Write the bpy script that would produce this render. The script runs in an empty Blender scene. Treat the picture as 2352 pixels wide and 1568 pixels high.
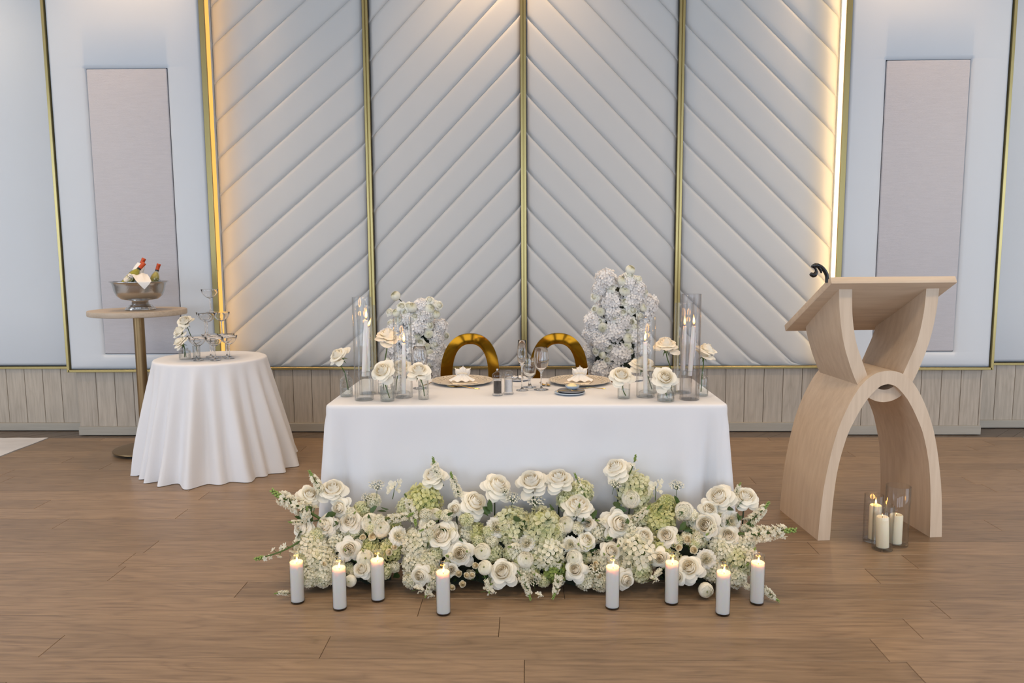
import bpy, bmesh, math, random
from mathutils import Vector, Matrix, Quaternion
random.seed(7)
PI = math.pi
sc = bpy.context.scene
COL = sc.collection

# ------------------------------------------------------------------ camera
cd = bpy.data.cameras.new('camera')
cd.sensor_width = 36.0
cd.lens = 1730.0 / 2352.0 * 36.0
cd.clip_start = 0.05
cam = bpy.data.objects.new('camera', cd)
COL.objects.link(cam)
cR = Vector((0.99978, 0.020157, -0.005733))
cU = Vector((0.00342, 0.11292, 0.993598))
cF = Vector((-0.020675, 0.9934, -0.112827))
cam.matrix_world = Matrix(((cR.x, cU.x, -cF.x, 0.0), (cR.y, cU.y, -cF.y, 0.0), (cR.z, cU.z, -cF.z, 1.42), (0, 0, 0, 1)))
sc.camera = cam

# ------------------------------------------------------------------ world, lights, exposure
w = bpy.data.worlds.new('sky')
sc.world = w
w.use_nodes = True
w.node_tree.nodes['Background'].inputs[0].default_value = (0.62, 0.75, 1.0, 1)
w.node_tree.nodes['Background'].inputs[1].default_value = 1.0
sc.view_settings.view_transform = 'Standard'
sc.view_settings.look = 'None'
sc.view_settings.exposure = 0.08
sc.view_settings.gamma = 1.0
sc.view_settings.use_curve_mapping = False
sc.cycles.max_bounces = 10
sc.cycles.diffuse_bounces = 4
sc.cycles.glossy_bounces = 5
sc.cycles.transmission_bounces = 8
sc.cycles.transparent_max_bounces = 40
sc.cycles.caustics_reflective = False
sc.cycles.caustics_refractive = False
sc.cycles.sample_clamp_indirect = 6.0
sc.cycles.use_denoising = True

def light(name, kind, loc, energy, color, target=None, **kw):
    l = bpy.data.lights.new(name, kind)
    l.energy = energy
    l.color = color
    for k, v in kw.items():
        setattr(l, k, v)
    o = bpy.data.objects.new(name, l)
    o.location = loc
    if target is not None:
        o.rotation_euler = (Vector(target) - Vector(loc)).to_track_quat('-Z', 'Y').to_euler()
    COL.objects.link(o)
    return o

COOL = (0.74, 0.86, 1.0)
WARM = (1.0, 0.74, 0.46)
# daylight through the three big windows behind the photographer, and one at each side of the hall
for i, x in enumerate((-4.6, 0.0, 4.6)):
    light('window_daylight', 'AREA', (x, -8.7, 2.1), 150.0, COOL, (x, 0, 1.8), shape='RECTANGLE', size=3.4, size_y=3.6)
light('window_daylight', 'AREA', (-7.4, 0.2, 1.9), 108.0, COOL, (0, 2.2, 1.6), shape='RECTANGLE', size=4.0, size_y=3.0)
light('window_daylight', 'AREA', (7.4, 0.2, 1.9), 108.0, COOL, (0, 2.2, 1.6), shape='RECTANGLE', size=4.0, size_y=3.0)
# warm ceiling downlights
for x in (-2.95, -0.15, 2.75):
    light('downlight', 'SPOT', (x, 5.62, 4.30), 85.0, (1.0, 0.62, 0.30), (x, 5.75, 0), spot_size=1.9, spot_blend=0.9, shadow_soft_size=0.06)
for x in (-4.5, 4.5):
    light('downlight', 'SPOT', (x, 5.1, 4.32), 75.0, WARM, (x*1.02, 5.6, 0), spot_size=2.0, spot_blend=0.9, shadow_soft_size=0.1)
for x in (-4.9, -2.9, -1.0, 1.0, 2.9, 4.9):
    for y in (1.4, 3.7):
        light('downlight', 'SPOT', (x, y, 4.32), 92.0 if y < 2 else 50.0, WARM, (x, y, 0), spot_size=2.1, spot_blend=0.7, shadow_soft_size=0.12)

# ------------------------------------------------------------------ mesh helpers
class MB:
    def __init__(s):
        s.v = []; s.f = []; s.m = []
    def add(s, vs, fs, m=0):
        b = len(s.v)
        s.v += [tuple(p) for p in vs]
        s.f += [tuple(i + b for i in f) for f in fs]
        s.m += [m] * len(fs)
        return s
    def box(s, x0, x1, y0, y1, z0, z1, m=0):
        return s.add([(x0,y0,z0),(x1,y0,z0),(x1,y1,z0),(x0,y1,z0),(x0,y0,z1),(x1,y0,z1),(x1,y1,z1),(x0,y1,z1)],
                     [(0,3,2,1),(4,5,6,7),(0,1,5,4),(1,2,6,5),(2,3,7,6),(3,0,4,7)], m)
    def lathe(s, prof, n=24, c=(0,0,0), m=0, wob=None):
        vs = []; fs = []
        for k, (r, z) in enumerate(prof):
            for i in range(n):
                a = 2*PI*i/n
                rr = r if wob is None else r*wob(a, z)
                vs.append((c[0]+rr*math.cos(a), c[1]+rr*math.sin(a), c[2]+z))
        for k in range(len(prof)-1):
            for i in range(n):
                j = (i+1) % n
                fs.append((k*n+i, k*n+j, (k+1)*n+j, (k+1)*n+i))
        if prof[0][0] > 1e-6: fs.append(tuple(range(n-1, -1, -1)))
        if prof[-1][0] > 1e-6: fs.append(tuple((len(prof)-1)*n+i for i in range(n)))
        return s.add(vs, fs, m)
    def shell(s, prof, n=24, c=(0,0,0), m=0, wob=None):
        # open surface of revolution, profile already closed on itself where needed
        vs = []; fs = []
        for (r, z) in prof:
            for i in range(n):
                a = 2*PI*i/n
                rr = r if wob is None else r*wob(a, z)
                vs.append((c[0]+rr*math.cos(a), c[1]+rr*math.sin(a), c[2]+z))
        for k in range(len(prof)-1):
            for i in range(n):
                j = (i+1) % n
                fs.append((k*n+i, k*n+j, (k+1)*n+j, (k+1)*n+i))
        return s.add(vs, fs, m)
    def tube(s, pts, rad, n=8, m=0, cap=True):
        pts = [Vector(p) for p in pts]
        if not isinstance(rad, (list, tuple)): rad = [rad]*len(pts)
        vs = []; fs = []
        t0 = (pts[1]-pts[0]).normalized()
        nrm = t0.orthogonal().normalized()
        for k, p in enumerate(pts):
            t = (pts[min(k+1, len(pts)-1)] - pts[max(k-1, 0)]).normalized()
            nrm = (nrm - t*nrm.dot(t)).normalized()
            b = t.cross(nrm)
            for i in range(n):
                a = 2*PI*i/n
                vs.append(p + (nrm*math.cos(a)+b*math.sin(a))*rad[k])
        for k in range(len(pts)-1):
            for i in range(n):
                j = (i+1) % n
                fs.append((k*n+i, k*n+j, (k+1)*n+j, (k+1)*n+i))
        if cap:
            fs.append(tuple(range(n-1, -1, -1)))
            fs.append(tuple((len(pts)-1)*n+i for i in range(n)))
        return s.add(vs, fs, m)
    def grid(s, fn, nu, nv, m=0, wrap=False):
        vs = [fn(i/nu, j/nv) for j in range(nv+1) for i in range(nu+(0 if wrap else 1))]
        w_ = nu if wrap else nu+1
        fs = []
        for j in range(nv):
            for i in range(nu):
                i2 = (i+1) % w_ if wrap else i+1
                fs.append((j*w_+i, j*w_+i2, (j+1)*w_+i2, (j+1)*w_+i))
        return s.add(vs, fs, m)
    def xf(s, other, mat, m=None):
        b = len(s.v)
        s.v += [tuple(mat @ Vector(p)) for p in other.v]
        s.f += [tuple(i+b for i in f) for f in other.f]
        s.m += [mm if m is None else m for mm in other.m]
        return s
    def prism(s, poly, y0, y1, m=0):
        # polygon in x,z extruded along y
        n = len(poly)
        vs = [(x, y0, z) for x, z in poly] + [(x, y1, z) for x, z in poly]
        fs = [tuple(range(n)), tuple(range(2*n-1, n-1, -1))]
        for i in range(n):
            j = (i+1) % n
            fs.append((i, n+i, n+j, j))
        return s.add(vs, fs, m)

def mesh_of(name, mb, mats, angle=40):
    me = bpy.data.meshes.new(name)
    me.from_pydata(mb.v, [], mb.f)
    if not isinstance(mats, (list, tuple)): mats = [mats]
    for mt in mats: me.materials.append(mt)
    if len(mats) > 1:
        me.polygons.foreach_set('material_index', mb.m)
    if angle:
        me.polygons.foreach_set('use_smooth', [True]*len(me.polygons))
        if angle < 180:
            me.set_sharp_from_angle(angle=math.radians(angle))
    me.update()
    return me

def link(name, me, parent=None, loc=None, rot=None, scale=None):
    o = bpy.data.objects.new(name, me)
    COL.objects.link(o)
    if parent is not None: o.parent = parent
    if loc is not None: o.location = loc
    if rot is not None:
        if isinstance(rot, Quaternion):
            o.rotation_mode = 'QUATERNION'; o.rotation_quaternion = rot
        else: o.rotation_euler = rot
    if scale is not None: o.scale = (scale,)*3 if not isinstance(scale, (tuple, list)) else scale
    return o

def part(name, mb, mats, parent, angle=40, label=None, **kw):
    o = link(name, mesh_of(name, mb, mats, angle), parent, **kw)
    if label: o['label'] = label
    return o

def tag(o, label, cat, group=None):
    o['label'] = label; o['category'] = cat
    if group: o['group'] = group
    return o

def thing(name, label, cat, loc=(0,0,0), rz=0.0, group=None):
    o = bpy.data.objects.new(name, None)
    o.empty_display_size = 0.05
    COL.objects.link(o)
    o.location = loc; o.rotation_euler = (0, 0, rz)
    return tag(o, label, cat, group)

def struct(name, mb, mats, angle=40, parent=None):
    o = link(name, mesh_of(name, mb, mats, angle), parent)
    if parent is None: o['kind'] = 'structure'
    return o

def dup(root, loc=None, label=None, rz=None, name=None):
    r = root.copy(); COL.objects.link(r)
    if loc is not None: r.location = loc
    if rz is not None: r.rotation_euler = (0, 0, rz)
    if label: r['label'] = label
    for ch in list(root.children):
        c = ch.copy(); COL.objects.link(c); c.parent = r
        for g in list(ch.children):
            d = g.copy(); COL.objects.link(d); d.parent = c
    return r

def bev_box(x0, x1, y0, y1, z0, z1, b=0.004, seg=2):
    bm = bmesh.new()
    bmesh.ops.create_cube(bm, size=1.0)
    for v in bm.verts:
        v.co = Vector((x0+(v.co.x+.5)*(x1-x0), y0+(v.co.y+.5)*(y1-y0), z0+(v.co.z+.5)*(z1-z0)))
    bmesh.ops.bevel(bm, geom=list(bm.edges), offset=b, segments=seg, affect='EDGES', profile=0.5)
    mb = MB()
    bm.verts.index_update()
    mb.add([v.co.copy() for v in bm.verts], [[v.index for v in f.verts] for f in bm.faces])
    bm.free()
    return mb

def spline(pts, n):
    # Catmull-Rom through a list of tuples
    P = [Vector(p) for p in pts]
    out = []
    for k in range(len(P)-1):
        p0, p1, p2, p3 = P[max(k-1, 0)], P[k], P[k+1], P[min(k+2, len(P)-1)]
        for i in range(n):
            t = i/n
            out.append(0.5*((2*p1)+(p2-p0)*t+(2*p0-5*p1+4*p2-p3)*t*t+(3*p1-p0-3*p2+p3)*t*t*t))
    out.append(P[-1])
    return out

# ------------------------------------------------------------------ materials
def lin(r, g, b):
    f = lambda c: (c/255/12.92) if c/255 <= 0.04045 else ((c/255+0.055)/1.055)**2.4
    return (f(r), f(g), f(b), 1.0)

def newmat(name):
    m = bpy.data.materials.new(name); m.use_nodes = True
    nt = m.node_tree
    return m, nt, nt.nodes, nt.links, nt.nodes['Principled BSDF']

def mat(name, col, rough=0.5, metal=0.0, noise=0.0, nscale=20.0, bump=0.0, bscale=200.0, stretch=(1,1,1), spec=None, sheen=0.0, sss=0.0, coat=0.0, trans=0.0, ior=None, rnd=0.0):
    m, nt, N, L, P = newmat(name)
    P.inputs['Base Color'].default_value = col
    P.inputs['Roughness'].default_value = rough
    P.inputs['Metallic'].default_value = metal
    if spec is not None: P.inputs['Specular IOR Level'].default_value = spec
    if sheen: P.inputs['Sheen Weight'].default_value = sheen
    if coat: P.inputs['Coat Weight'].default_value = coat
    if trans: P.inputs['Transmission Weight'].default_value = trans
    if ior: P.inputs['IOR'].default_value = ior
    if sss:
        P.inputs['Subsurface Weight'].default_value = sss
        P.inputs['Subsurface Radius'].default_value = (0.02, 0.012, 0.006)
        P.inputs['Subsurface Scale'].default_value = 1.0
    tc = N.new('ShaderNodeTexCoord'); mp = N.new('ShaderNodeMapping')
    mp.inputs['Scale'].default_value = stretch
    L.new(tc.outputs['Object'], mp.inputs['Vector'])
    src = None
    if noise:
        nz = N.new('ShaderNodeTexNoise'); nz.inputs['Scale'].default_value = nscale; nz.inputs['Detail'].default_value = 4
        L.new(mp.outputs[0], nz.inputs['Vector'])
        mr = N.new('ShaderNodeMapRange')
        mr.inputs['To Min'].default_value = 1-noise; mr.inputs['To Max'].default_value = 1+noise
        L.new(nz.outputs['Fac'], mr.inputs['Value'])
        src = mr.outputs[0]
    if rnd:
        oi = N.new('ShaderNodeObjectInfo'); m2 = N.new('ShaderNodeMapRange')
        m2.inputs['To Min'].default_value = 1-rnd; m2.inputs['To Max'].default_value = 1+rnd*.6
        L.new(oi.outputs['Random'], m2.inputs['Value'])
        if src is None: src = m2.outputs[0]
        else:
            mu = N.new('ShaderNodeMath'); mu.operation = 'MULTIPLY'
            L.new(src, mu.inputs[0]); L.new(m2.outputs[0], mu.inputs[1]); src = mu.outputs[0]
    if src is not None:
        vm = N.new('ShaderNodeVectorMath'); vm.operation = 'SCALE'
        vm.inputs[0].default_value = col[:3]
        L.new(src, vm.inputs['Scale']); L.new(vm.outputs[0], P.inputs['Base Color'])
    if bump:
        nb = N.new('ShaderNodeTexNoise'); nb.inputs['Scale'].default_value = bscale; nb.inputs['Detail'].default_value = 3
        L.new(mp.outputs[0], nb.inputs['Vector'])
        bp = N.new('ShaderNodeBump'); bp.inputs['Strength'].default_value = bump; bp.inputs['Distance'].default_value = 0.01
        L.new(nb.outputs['Fac'], bp.inputs['Height']); L.new(bp.outputs[0], P.inputs['Normal'])
    return m

def wood(name, c0, c1, axis='X', scale=1.0, rough=0.4, var=0.1, rings=0.5, bump=0.15, warm=None):
    """grain along an axis: fine streaks plus long cathedral figures; every object gets its own stretch of the tree"""
    m, nt, N, L, P = newmat(name)
    P.inputs['Roughness'].default_value = rough
    tc = N.new('ShaderNodeTexCoord'); oi = N.new('ShaderNodeObjectInfo')
    off = N.new('ShaderNodeVectorMath'); off.operation = 'SCALE'; off.inputs[0].default_value = (37.0, 53.0, 19.0)
    L.new(oi.outputs['Random'], off.inputs['Scale'])
    ad = N.new('ShaderNodeVectorMath'); ad.operation = 'ADD'
    L.new(tc.outputs['Object'], ad.inputs[0]); L.new(off.outputs[0], ad.inputs[1])
    st = {'X': (1.3, 22, 22), 'Z': (22, 22, 1.3), 'Y': (22, 1.3, 22)}[axis]
    mp = N.new('ShaderNodeMapping'); mp.inputs['Scale'].default_value = tuple(v*scale for v in st)
    L.new(ad.outputs[0], mp.inputs['Vector'])
    n1 = N.new('ShaderNodeTexNoise'); n1.inputs['Scale'].default_value = 3.0; n1.inputs['Detail'].default_value = 7; n1.inputs['Roughness'].default_value = 0.65
    L.new(mp.outputs[0], n1.inputs['Vector'])
    st2 = {'X': (1.1, 7, 7), 'Z': (7, 7, 1.1), 'Y': (7, 1.1, 7)}[axis]
    mp2 = N.new('ShaderNodeMapping'); mp2.inputs['Scale'].default_value = tuple(v*scale for v in st2)
    L.new(ad.outputs[0], mp2.inputs['Vector'])
    n2 = N.new('ShaderNodeTexNoise'); n2.inputs['Scale'].default_value = 1.2; n2.inputs['Detail'].default_value = 2
    L.new(mp2.outputs[0], n2.inputs['Vector'])
    mm = N.new('ShaderNodeMath'); mm.operation = 'MULTIPLY'; mm.inputs[1].default_value = 9.0
    L.new(n2.outputs['Fac'], mm.inputs[0])
    fr = N.new('ShaderNodeMath'); fr.operation = 'PINGPONG'; fr.inputs[1].default_value = 0.5
    L.new(mm.outputs[0], fr.inputs[0])
    pw = N.new('ShaderNodeMath'); pw.operation = 'POWER'; pw.inputs[1].default_value = 2.2
    L.new(fr.outputs[0], pw.inputs[0])
    rg = N.new('ShaderNodeMath'); rg.operation = 'MULTIPLY'; rg.inputs[1].default_value = rings*2.2
    L.new(pw.outputs[0], rg.inputs[0])
    mr = N.new('ShaderNodeMapRange'); mr.inputs['From Min'].default_value = 0.36; mr.inputs['From Max'].default_value = 0.68
    L.new(n1.outputs['Fac'], mr.inputs['Value'])
    sm = N.new('ShaderNodeMath'); sm.operation = 'MULTIPLY_ADD'; sm.use_clamp = True
    sm.inputs[1].default_value = 0.55
    L.new(mr.outputs[0], sm.inputs[0]); L.new(rg.outputs[0], sm.inputs[2])
    mx = N.new('ShaderNodeMix'); mx.data_type = 'RGBA'
    mx.inputs['A'].default_value = c0; mx.inputs['B'].default_value = c1
    L.new(sm.outputs[0], mx.inputs['Factor'])
    vr = N.new('ShaderNodeMapRange'); vr.inputs['To Min'].default_value = 1-var; vr.inputs['To Max'].default_value = 1+var
    L.new(oi.outputs['Random'], vr.inputs['Value'])
    vs = N.new('ShaderNodeVectorMath'); vs.operation = 'SCALE'
    L.new(mx.outputs['Result'], vs.inputs[0]); L.new(vr.outputs[0], vs.inputs['Scale'])
    L.new(vs.outputs[0], P.inputs['Base Color'])
    if bump:
        bp = N.new('ShaderNodeBump'); bp.inputs['Strength'].default_value = bump; bp.inputs['Distance'].default_value = 0.002; bp.invert = True
        L.new(sm.outputs[0], bp.inputs['Height']); L.new(bp.outputs[0], P.inputs['Normal'])
    return m

def glass(name, tint=(0.982, 0.986, 0.986), edge=(0.50, 0.52, 0.53), gloss=0.012, ior=1.45, bump=0.0, bscale=60.0, vor=False, solid=0.0, gcol=(1, 1, 1)):
    """thin clear glass: see-through head on, darker and mirror-like towards the rim"""
    m = bpy.data.materials.new(name); m.use_nodes = True
    nt = m.node_tree; N = nt.nodes; L = nt.links
    N.remove(N['Principled BSDF'])
    out = N['Material Output']
    tr = N.new('ShaderNodeBsdfTransparent'); gl = N.new('ShaderNodeBsdfGlossy'); mx = N.new('ShaderNodeMixShader')
    gl.inputs['Roughness'].default_value = gloss
    lw = N.new('ShaderNodeLayerWeight'); lw.inputs['Blend'].default_value = 0.28
    l5 = N.new('ShaderNodeLayerWeight'); l5.inputs['Blend'].default_value = 0.5
    p5 = N.new('ShaderNodeMath'); p5.operation = 'POWER'; p5.inputs[1].default_value = 4.0
    L.new(l5.outputs['Facing'], p5.inputs[0])
    fr = N.new('ShaderNodeMath'); fr.operation = 'MULTIPLY_ADD'; f0 = ((ior-1)/(ior+1))**2
    fr.inputs[1].default_value = 0.75; fr.inputs[2].default_value = f0
    L.new(p5.outputs[0], fr.inputs[0])
    pe = N.new('ShaderNodeMath'); pe.operation = 'POWER'; pe.inputs[1].default_value = 2.6
    cm = N.new('ShaderNodeMix'); cm.data_type = 'RGBA'
    cm.inputs['A'].default_value = (*tint, 1); cm.inputs['B'].default_value = (*edge, 1)
    L.new(lw.outputs['Facing'], pe.inputs[0]); L.new(pe.outputs[0], cm.inputs['Factor']); L.new(cm.outputs['Result'], tr.inputs['Color'])
    L.new(fr.outputs[0], mx.inputs[0]); L.new(tr.outputs[0], mx.inputs[1]); L.new(gl.outputs[0], mx.inputs[2])
    last = mx
    gb = None
    if solid:
        gb = N.new('ShaderNodeBsdfGlass'); gb.inputs['IOR'].default_value = ior; gb.inputs['Roughness'].default_value = 0.0
        gb.inputs['Color'].default_value = (*gcol, 1)
        last = N.new('ShaderNodeMixShader'); last.inputs[0].default_value = solid
        L.new(mx.outputs[0], last.inputs[1]); L.new(gb.outputs[0], last.inputs[2])
    L.new(last.outputs[0], out.inputs['Surface'])
    if bump:
        tc = N.new('ShaderNodeTexCoord')
        tx = N.new('ShaderNodeTexVoronoi' if vor else 'ShaderNodeTexNoise'); tx.inputs['Scale'].default_value = bscale
        L.new(tc.outputs['Object'], tx.inputs['Vector'])
        bp = N.new('ShaderNodeBump'); bp.inputs['Strength'].default_value = bump; bp.inputs['Distance'].default_value = 0.01
        L.new(tx.outputs['Distance' if vor else 'Fac'], bp.inputs['Height'])
        for nd in (gl, l5, lw) + ((gb,) if gb else ()): L.new(bp.outputs[0], nd.inputs['Normal'])
    return m

def petal_mat(name, outer, inner, r0=0.25, r1=0.95, tl=0.45, rnd=0.06, rough=0.55):
    """petal flesh: deeper tint in the heart of the bloom, some light through the petal"""
    m, nt, N, L, P = newmat(name)
    P.inputs['Roughness'].default_value = rough
    P.inputs['Specular IOR Level'].default_value = 0.25
    tc = N.new('ShaderNodeTexCoord'); ln = N.new('ShaderNodeVectorMath'); ln.operation = 'LENGTH'
    L.new(tc.outputs['Object'], ln.inputs[0])
    mr = N.new('ShaderNodeMapRange'); mr.inputs['From Min'].default_value = r0; mr.inputs['From Max'].default_value = r1
    L.new(ln.outputs['Value'], mr.inputs['Value'])
    mx = N.new('ShaderNodeMix'); mx.data_type = 'RGBA'
    mx.inputs['A'].default_value = inner; mx.inputs['B'].default_value = outer
    L.new(mr.outputs[0], mx.inputs['Factor'])
    oi = N.new('ShaderNodeObjectInfo'); vr = N.new('ShaderNodeMapRange')
    vr.inputs['To Min'].default_value = 1-rnd; vr.inputs['To Max'].default_value = 1+rnd*.4
    L.new(oi.outputs['Random'], vr.inputs['Value'])
    vs = N.new('ShaderNodeVectorMath'); vs.operation = 'SCALE'
    L.new(mx.outputs['Result'], vs.inputs[0]); L.new(vr.outputs[0], vs.inputs['Scale'])
    L.new(vs.outputs[0], P.inputs['Base Color'])
    tb = N.new('ShaderNodeBsdfTranslucent'); L.new(vs.outputs[0], tb.inputs['Color'])
    ms = N.new('ShaderNodeMixShader'); ms.inputs[0].default_value = tl
    L.new(P.outputs[0], ms.inputs[1]); L.new(tb.outputs[0], ms.inputs[2])
    L.new(ms.outputs[0], N['Material Output'].inputs['Surface'])
    return m

def emit(name, col, strength):
    m = bpy.data.materials.new(name); m.use_nodes = True
    N = m.node_tree.nodes; N.remove(N['Principled BSDF'])
    e = N.new('ShaderNodeEmission'); e.inputs[0].default_value = (*col, 1); e.inputs[1].default_value = strength
    m.node_tree.links.new(e.outputs[0], N['Material Output'].inputs['Surface'])
    return m

M = {}
M['floor'] = wood('oak_floor', lin(146, 122, 97), lin(94, 75, 58), 'X', 1.0, rough=0.38, var=0.13, rings=0.55, bump=0.06)
M['border'] = wood('dark_border_floor', lin(110, 98, 88), lin(80, 70, 62), 'X', 1.0, rough=0.4, var=0.1)
M['sub'] = mat('subfloor', lin(60, 48, 40), 0.8)
M['wains'] = wood('whitewashed_oak', lin(192, 181, 166), lin(154, 143, 129), 'Z', 0.9, rough=0.6, var=0.05, rings=0.45, bump=0.15)
M['base'] = wood('whitewashed_base', lin(176, 170, 158), lin(160, 152, 140), 'X', 0.8, rough=0.6, var=0.02, rings=0.15, bump=0.1)
M['maple'] = wood('pale_maple', lin(218, 197, 173), lin(194, 170, 144), 'Z', 0.55, rough=0.5, var=0.02, rings=0.25, bump=0.05)
M['maple_x'] = wood('pale_maple_top', lin(214, 193, 168), lin(186, 161, 136), 'X', 0.55, rough=0.5, var=0.02, rings=0.3, bump=0.05)
M['tabletop'] = wood('limed_tabletop', lin(196, 180, 160), lin(160, 142, 122), 'X', 0.8, rough=0.5, var=0.02, rings=0.3)
M['pad'] = mat('white_upholstery', lin(210, 215, 220), 0.62, noise=0.015, nscale=3, bump=0.03, bscale=500, sheen=0.1)
M['chev'] = mat('pearl_upholstery', lin(203, 203, 201), 0.6, noise=0.015, nscale=4, bump=0.03, bscale=500, sheen=0.1)
M['linen'] = mat('grey_linen', lin(198, 195, 198), 0.85, noise=0.09, nscale=9, bump=0.25, bscale=60, stretch=(1, 1, 14), sheen=0.2)
M['wall'] = mat('white_plaster', lin(226, 224, 220), 0.8)
M['ceil'] = mat('ceiling_paint', lin(236, 232, 226), 0.9)
M['brass'] = mat('brushed_brass', (0.42, 0.335, 0.145, 1), 0.34, 1.0, noise=0.1, nscale=6, stretch=(30, 30, 0.4))
M['bronze'] = mat('bronze_metal', (0.30, 0.20, 0.10, 1), 0.36, 1.0, noise=0.15, nscale=8)
M['gold'] = mat('polished_gold', (0.21, 0.09, 0.006, 1), 0.13, 1.0)
M['goldc'] = mat('gold_cutlery', (0.70, 0.46, 0.14, 1), 0.2, 1.0)
M['chrome'] = mat('chrome', (0.62, 0.60, 0.58, 1), 0.10, 1.0)
M['steel'] = mat('hammered_steel', (0.50, 0.49, 0.48, 1), 0.24, 1.0, bump=0.08, bscale=120)
M['cloth'] = mat('white_tablecloth', lin(222, 223, 227), 0.8, noise=0.012, nscale=5, bump=0.05, bscale=700, sheen=0.15)
M['napkin'] = mat('white_napkin', lin(238, 234, 228), 0.85, bump=0.05, bscale=400)
M['paper'] = mat('cream_card', lin(232, 218, 196), 0.8)
M['wax'] = mat('white_wax', lin(218, 216, 212), 0.45, sss=0.8)
M['waxi'] = mat('ivory_wax', lin(240, 228, 200), 0.45, sss=0.4)
M['wick'] = mat('wick', (0.02, 0.015, 0.01, 1), 0.9)
def flame_mat():
    m = emit('candle_flame', (1.0, 0.66, 0.26), 4.0); N = m.node_tree.nodes; L = m.node_tree.links
    tc = N.new('ShaderNodeTexCoord'); sx = N.new('ShaderNodeSeparateXYZ'); L.new(tc.outputs['Generated'], sx.inputs[0])
    cr = N.new('ShaderNodeValToRGB'); e = cr.color_ramp.elements
    e[0].position = 0.0; e[0].color = (0.9, 0.22, 0.02, 1); e[1].position = 1.0; e[1].color = (1.0, 0.30, 0.04, 1)
    for p, c in ((0.22, (1.0, 0.62, 0.22, 1)), (0.55, (1.0, 0.72, 0.34, 1)), (0.8, (1.0, 0.5, 0.13, 1))):
        k = e.new(p); k.color = c
    L.new(sx.outputs['Z'], cr.inputs['Fac'])
    em = [n for n in N if n.type == 'EMISSION'][0]; L.new(cr.outputs['Color'], em.inputs[0])
    return m
M['flame'] = flame_mat()
M['waxt'] = mat('taper_wax', lin(250, 242, 238), 0.45, sss=0.5)
M['glass'] = glass('clear_glass')
M['smoke'] = glass('smoked_glass', (0.935, 0.928, 0.928), (0.40, 0.37, 0.37))
M['cryst'] = glass('wine_glass', (0.975, 0.985, 0.99), (0.55, 0.58, 0.61), 0.008, 1.5, solid=1.0)
M['stud'] = glass('pressed_glass', (0.965, 0.975, 0.975), (0.58, 0.62, 0.63), 0.04, 1.5, bump=0.8, bscale=150, vor=True)
M['bottle'] = glass('green_wine_bottle', (0.80, 0.80, 0.50), (0.36, 0.36, 0.14), 0.02, 1.5)
M['bottle2'] = glass('pale_wine_bottle', (0.92, 0.88, 0.72), (0.55, 0.50, 0.34), 0.02, 1.5)
M['wine'] = mat('white_wine', lin(196, 186, 120), 0.2)
M['water'] = glass('water', (0.95, 0.97, 0.97), (0.75, 0.8, 0.82), 0.01, 1.33)
M['capsule'] = mat('orange_foil', lin(206, 84, 40), 0.35, 0.4, noise=0.15, nscale=60, bump=0.3, bscale=90)
M['black'] = mat('black_plastic', lin(18, 18, 20), 0.3)
M['dark'] = mat('dark_gap', lin(40, 36, 34), 0.9)
M['stem'] = mat('flower_stem', lin(74, 98, 42), 0.6, noise=0.2, nscale=30)
M['stemd'] = mat('dark_stem', lin(44, 58, 28), 0.6, noise=0.2, nscale=30)
M['leaf'] = mat('leaf', lin(66, 92, 44), 0.5, noise=0.25, nscale=20, rnd=0.2)
M['bud'] = mat('green_bud', lin(134, 156, 82), 0.6, noise=0.2, nscale=40)
M['foam'] = mat('dark_flower_foam', lin(26, 34, 20), 0.95, noise=0.3, nscale=40)
M['charger'] = mat('champagne_charger', lin(214, 202, 184), 0.38, 0.25, noise=0.18, nscale=60, bump=0.8, bscale=55)
M['chargerc'] = mat('champagne_centre', lin(212, 198, 180), 0.35, 0.2, noise=0.05, nscale=20)
M['porc'] = mat('white_porcelain', lin(226, 228, 232), 0.2)
M['slate'] = mat('slate_plate', lin(120, 120, 124), 0.45, noise=0.15, nscale=25)
M['bluebowl'] = mat('pale_blue_bowl', lin(178, 192, 206), 0.25)
M['butter'] = mat('butter', lin(238, 222, 170), 0.5, bump=0.2, bscale=60)
M['acryl'] = glass('clear_acrylic', (0.94, 0.945, 0.95), (0.34, 0.34, 0.36), 0.02, 1.6)
M['pepper'] = mat('peppercorns', lin(40, 32, 30), 0.7, noise=0.8, nscale=160, bump=1.0, bscale=150)
M['salt'] = mat('white_salt', lin(236, 232, 230), 0.7, bump=0.3, bscale=200)
M['foil'] = mat('silver_foil', (0.7, 0.7, 0.72, 1), 0.25, 1.0, bump=0.8, bscale=60)
M['pearl'] = mat('pearl_bead', lin(236, 226, 206), 0.2, coat=0.5)
M['cone'] = mat('brown_cone', lin(128, 92, 60), 0.6, noise=0.3, nscale=60)
M['ice'] = glass('ice', (0.9, 0.93, 0.95), (0.6, 0.65, 0.7), 0.05, 1.31, bump=0.4, bscale=90)
M['ink'] = mat('label_ink', lin(70, 62, 58), 0.8)
M['rug'] = mat('marbled_rug', lin(206, 206, 208), 0.95, noise=0.22, nscale=2.2, bump=0.4, bscale=200, stretch=(1, 2.5, 1))
M['led'] = emit('led_strip', (1.0, 0.66, 0.30), 9.0)
M['ledsoft'] = emit('led_strip_amber', (1.0, 0.52, 0.12), 1.15)
M['ledhid'] = emit('led_strip_hidden', (1.0, 0.52, 0.13), 9.0)
M['seat'] = mat('white_seat_leather', lin(226, 222, 214), 0.5)
M['label'] = mat('bottle_label', lin(232, 222, 206), 0.7)
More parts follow.
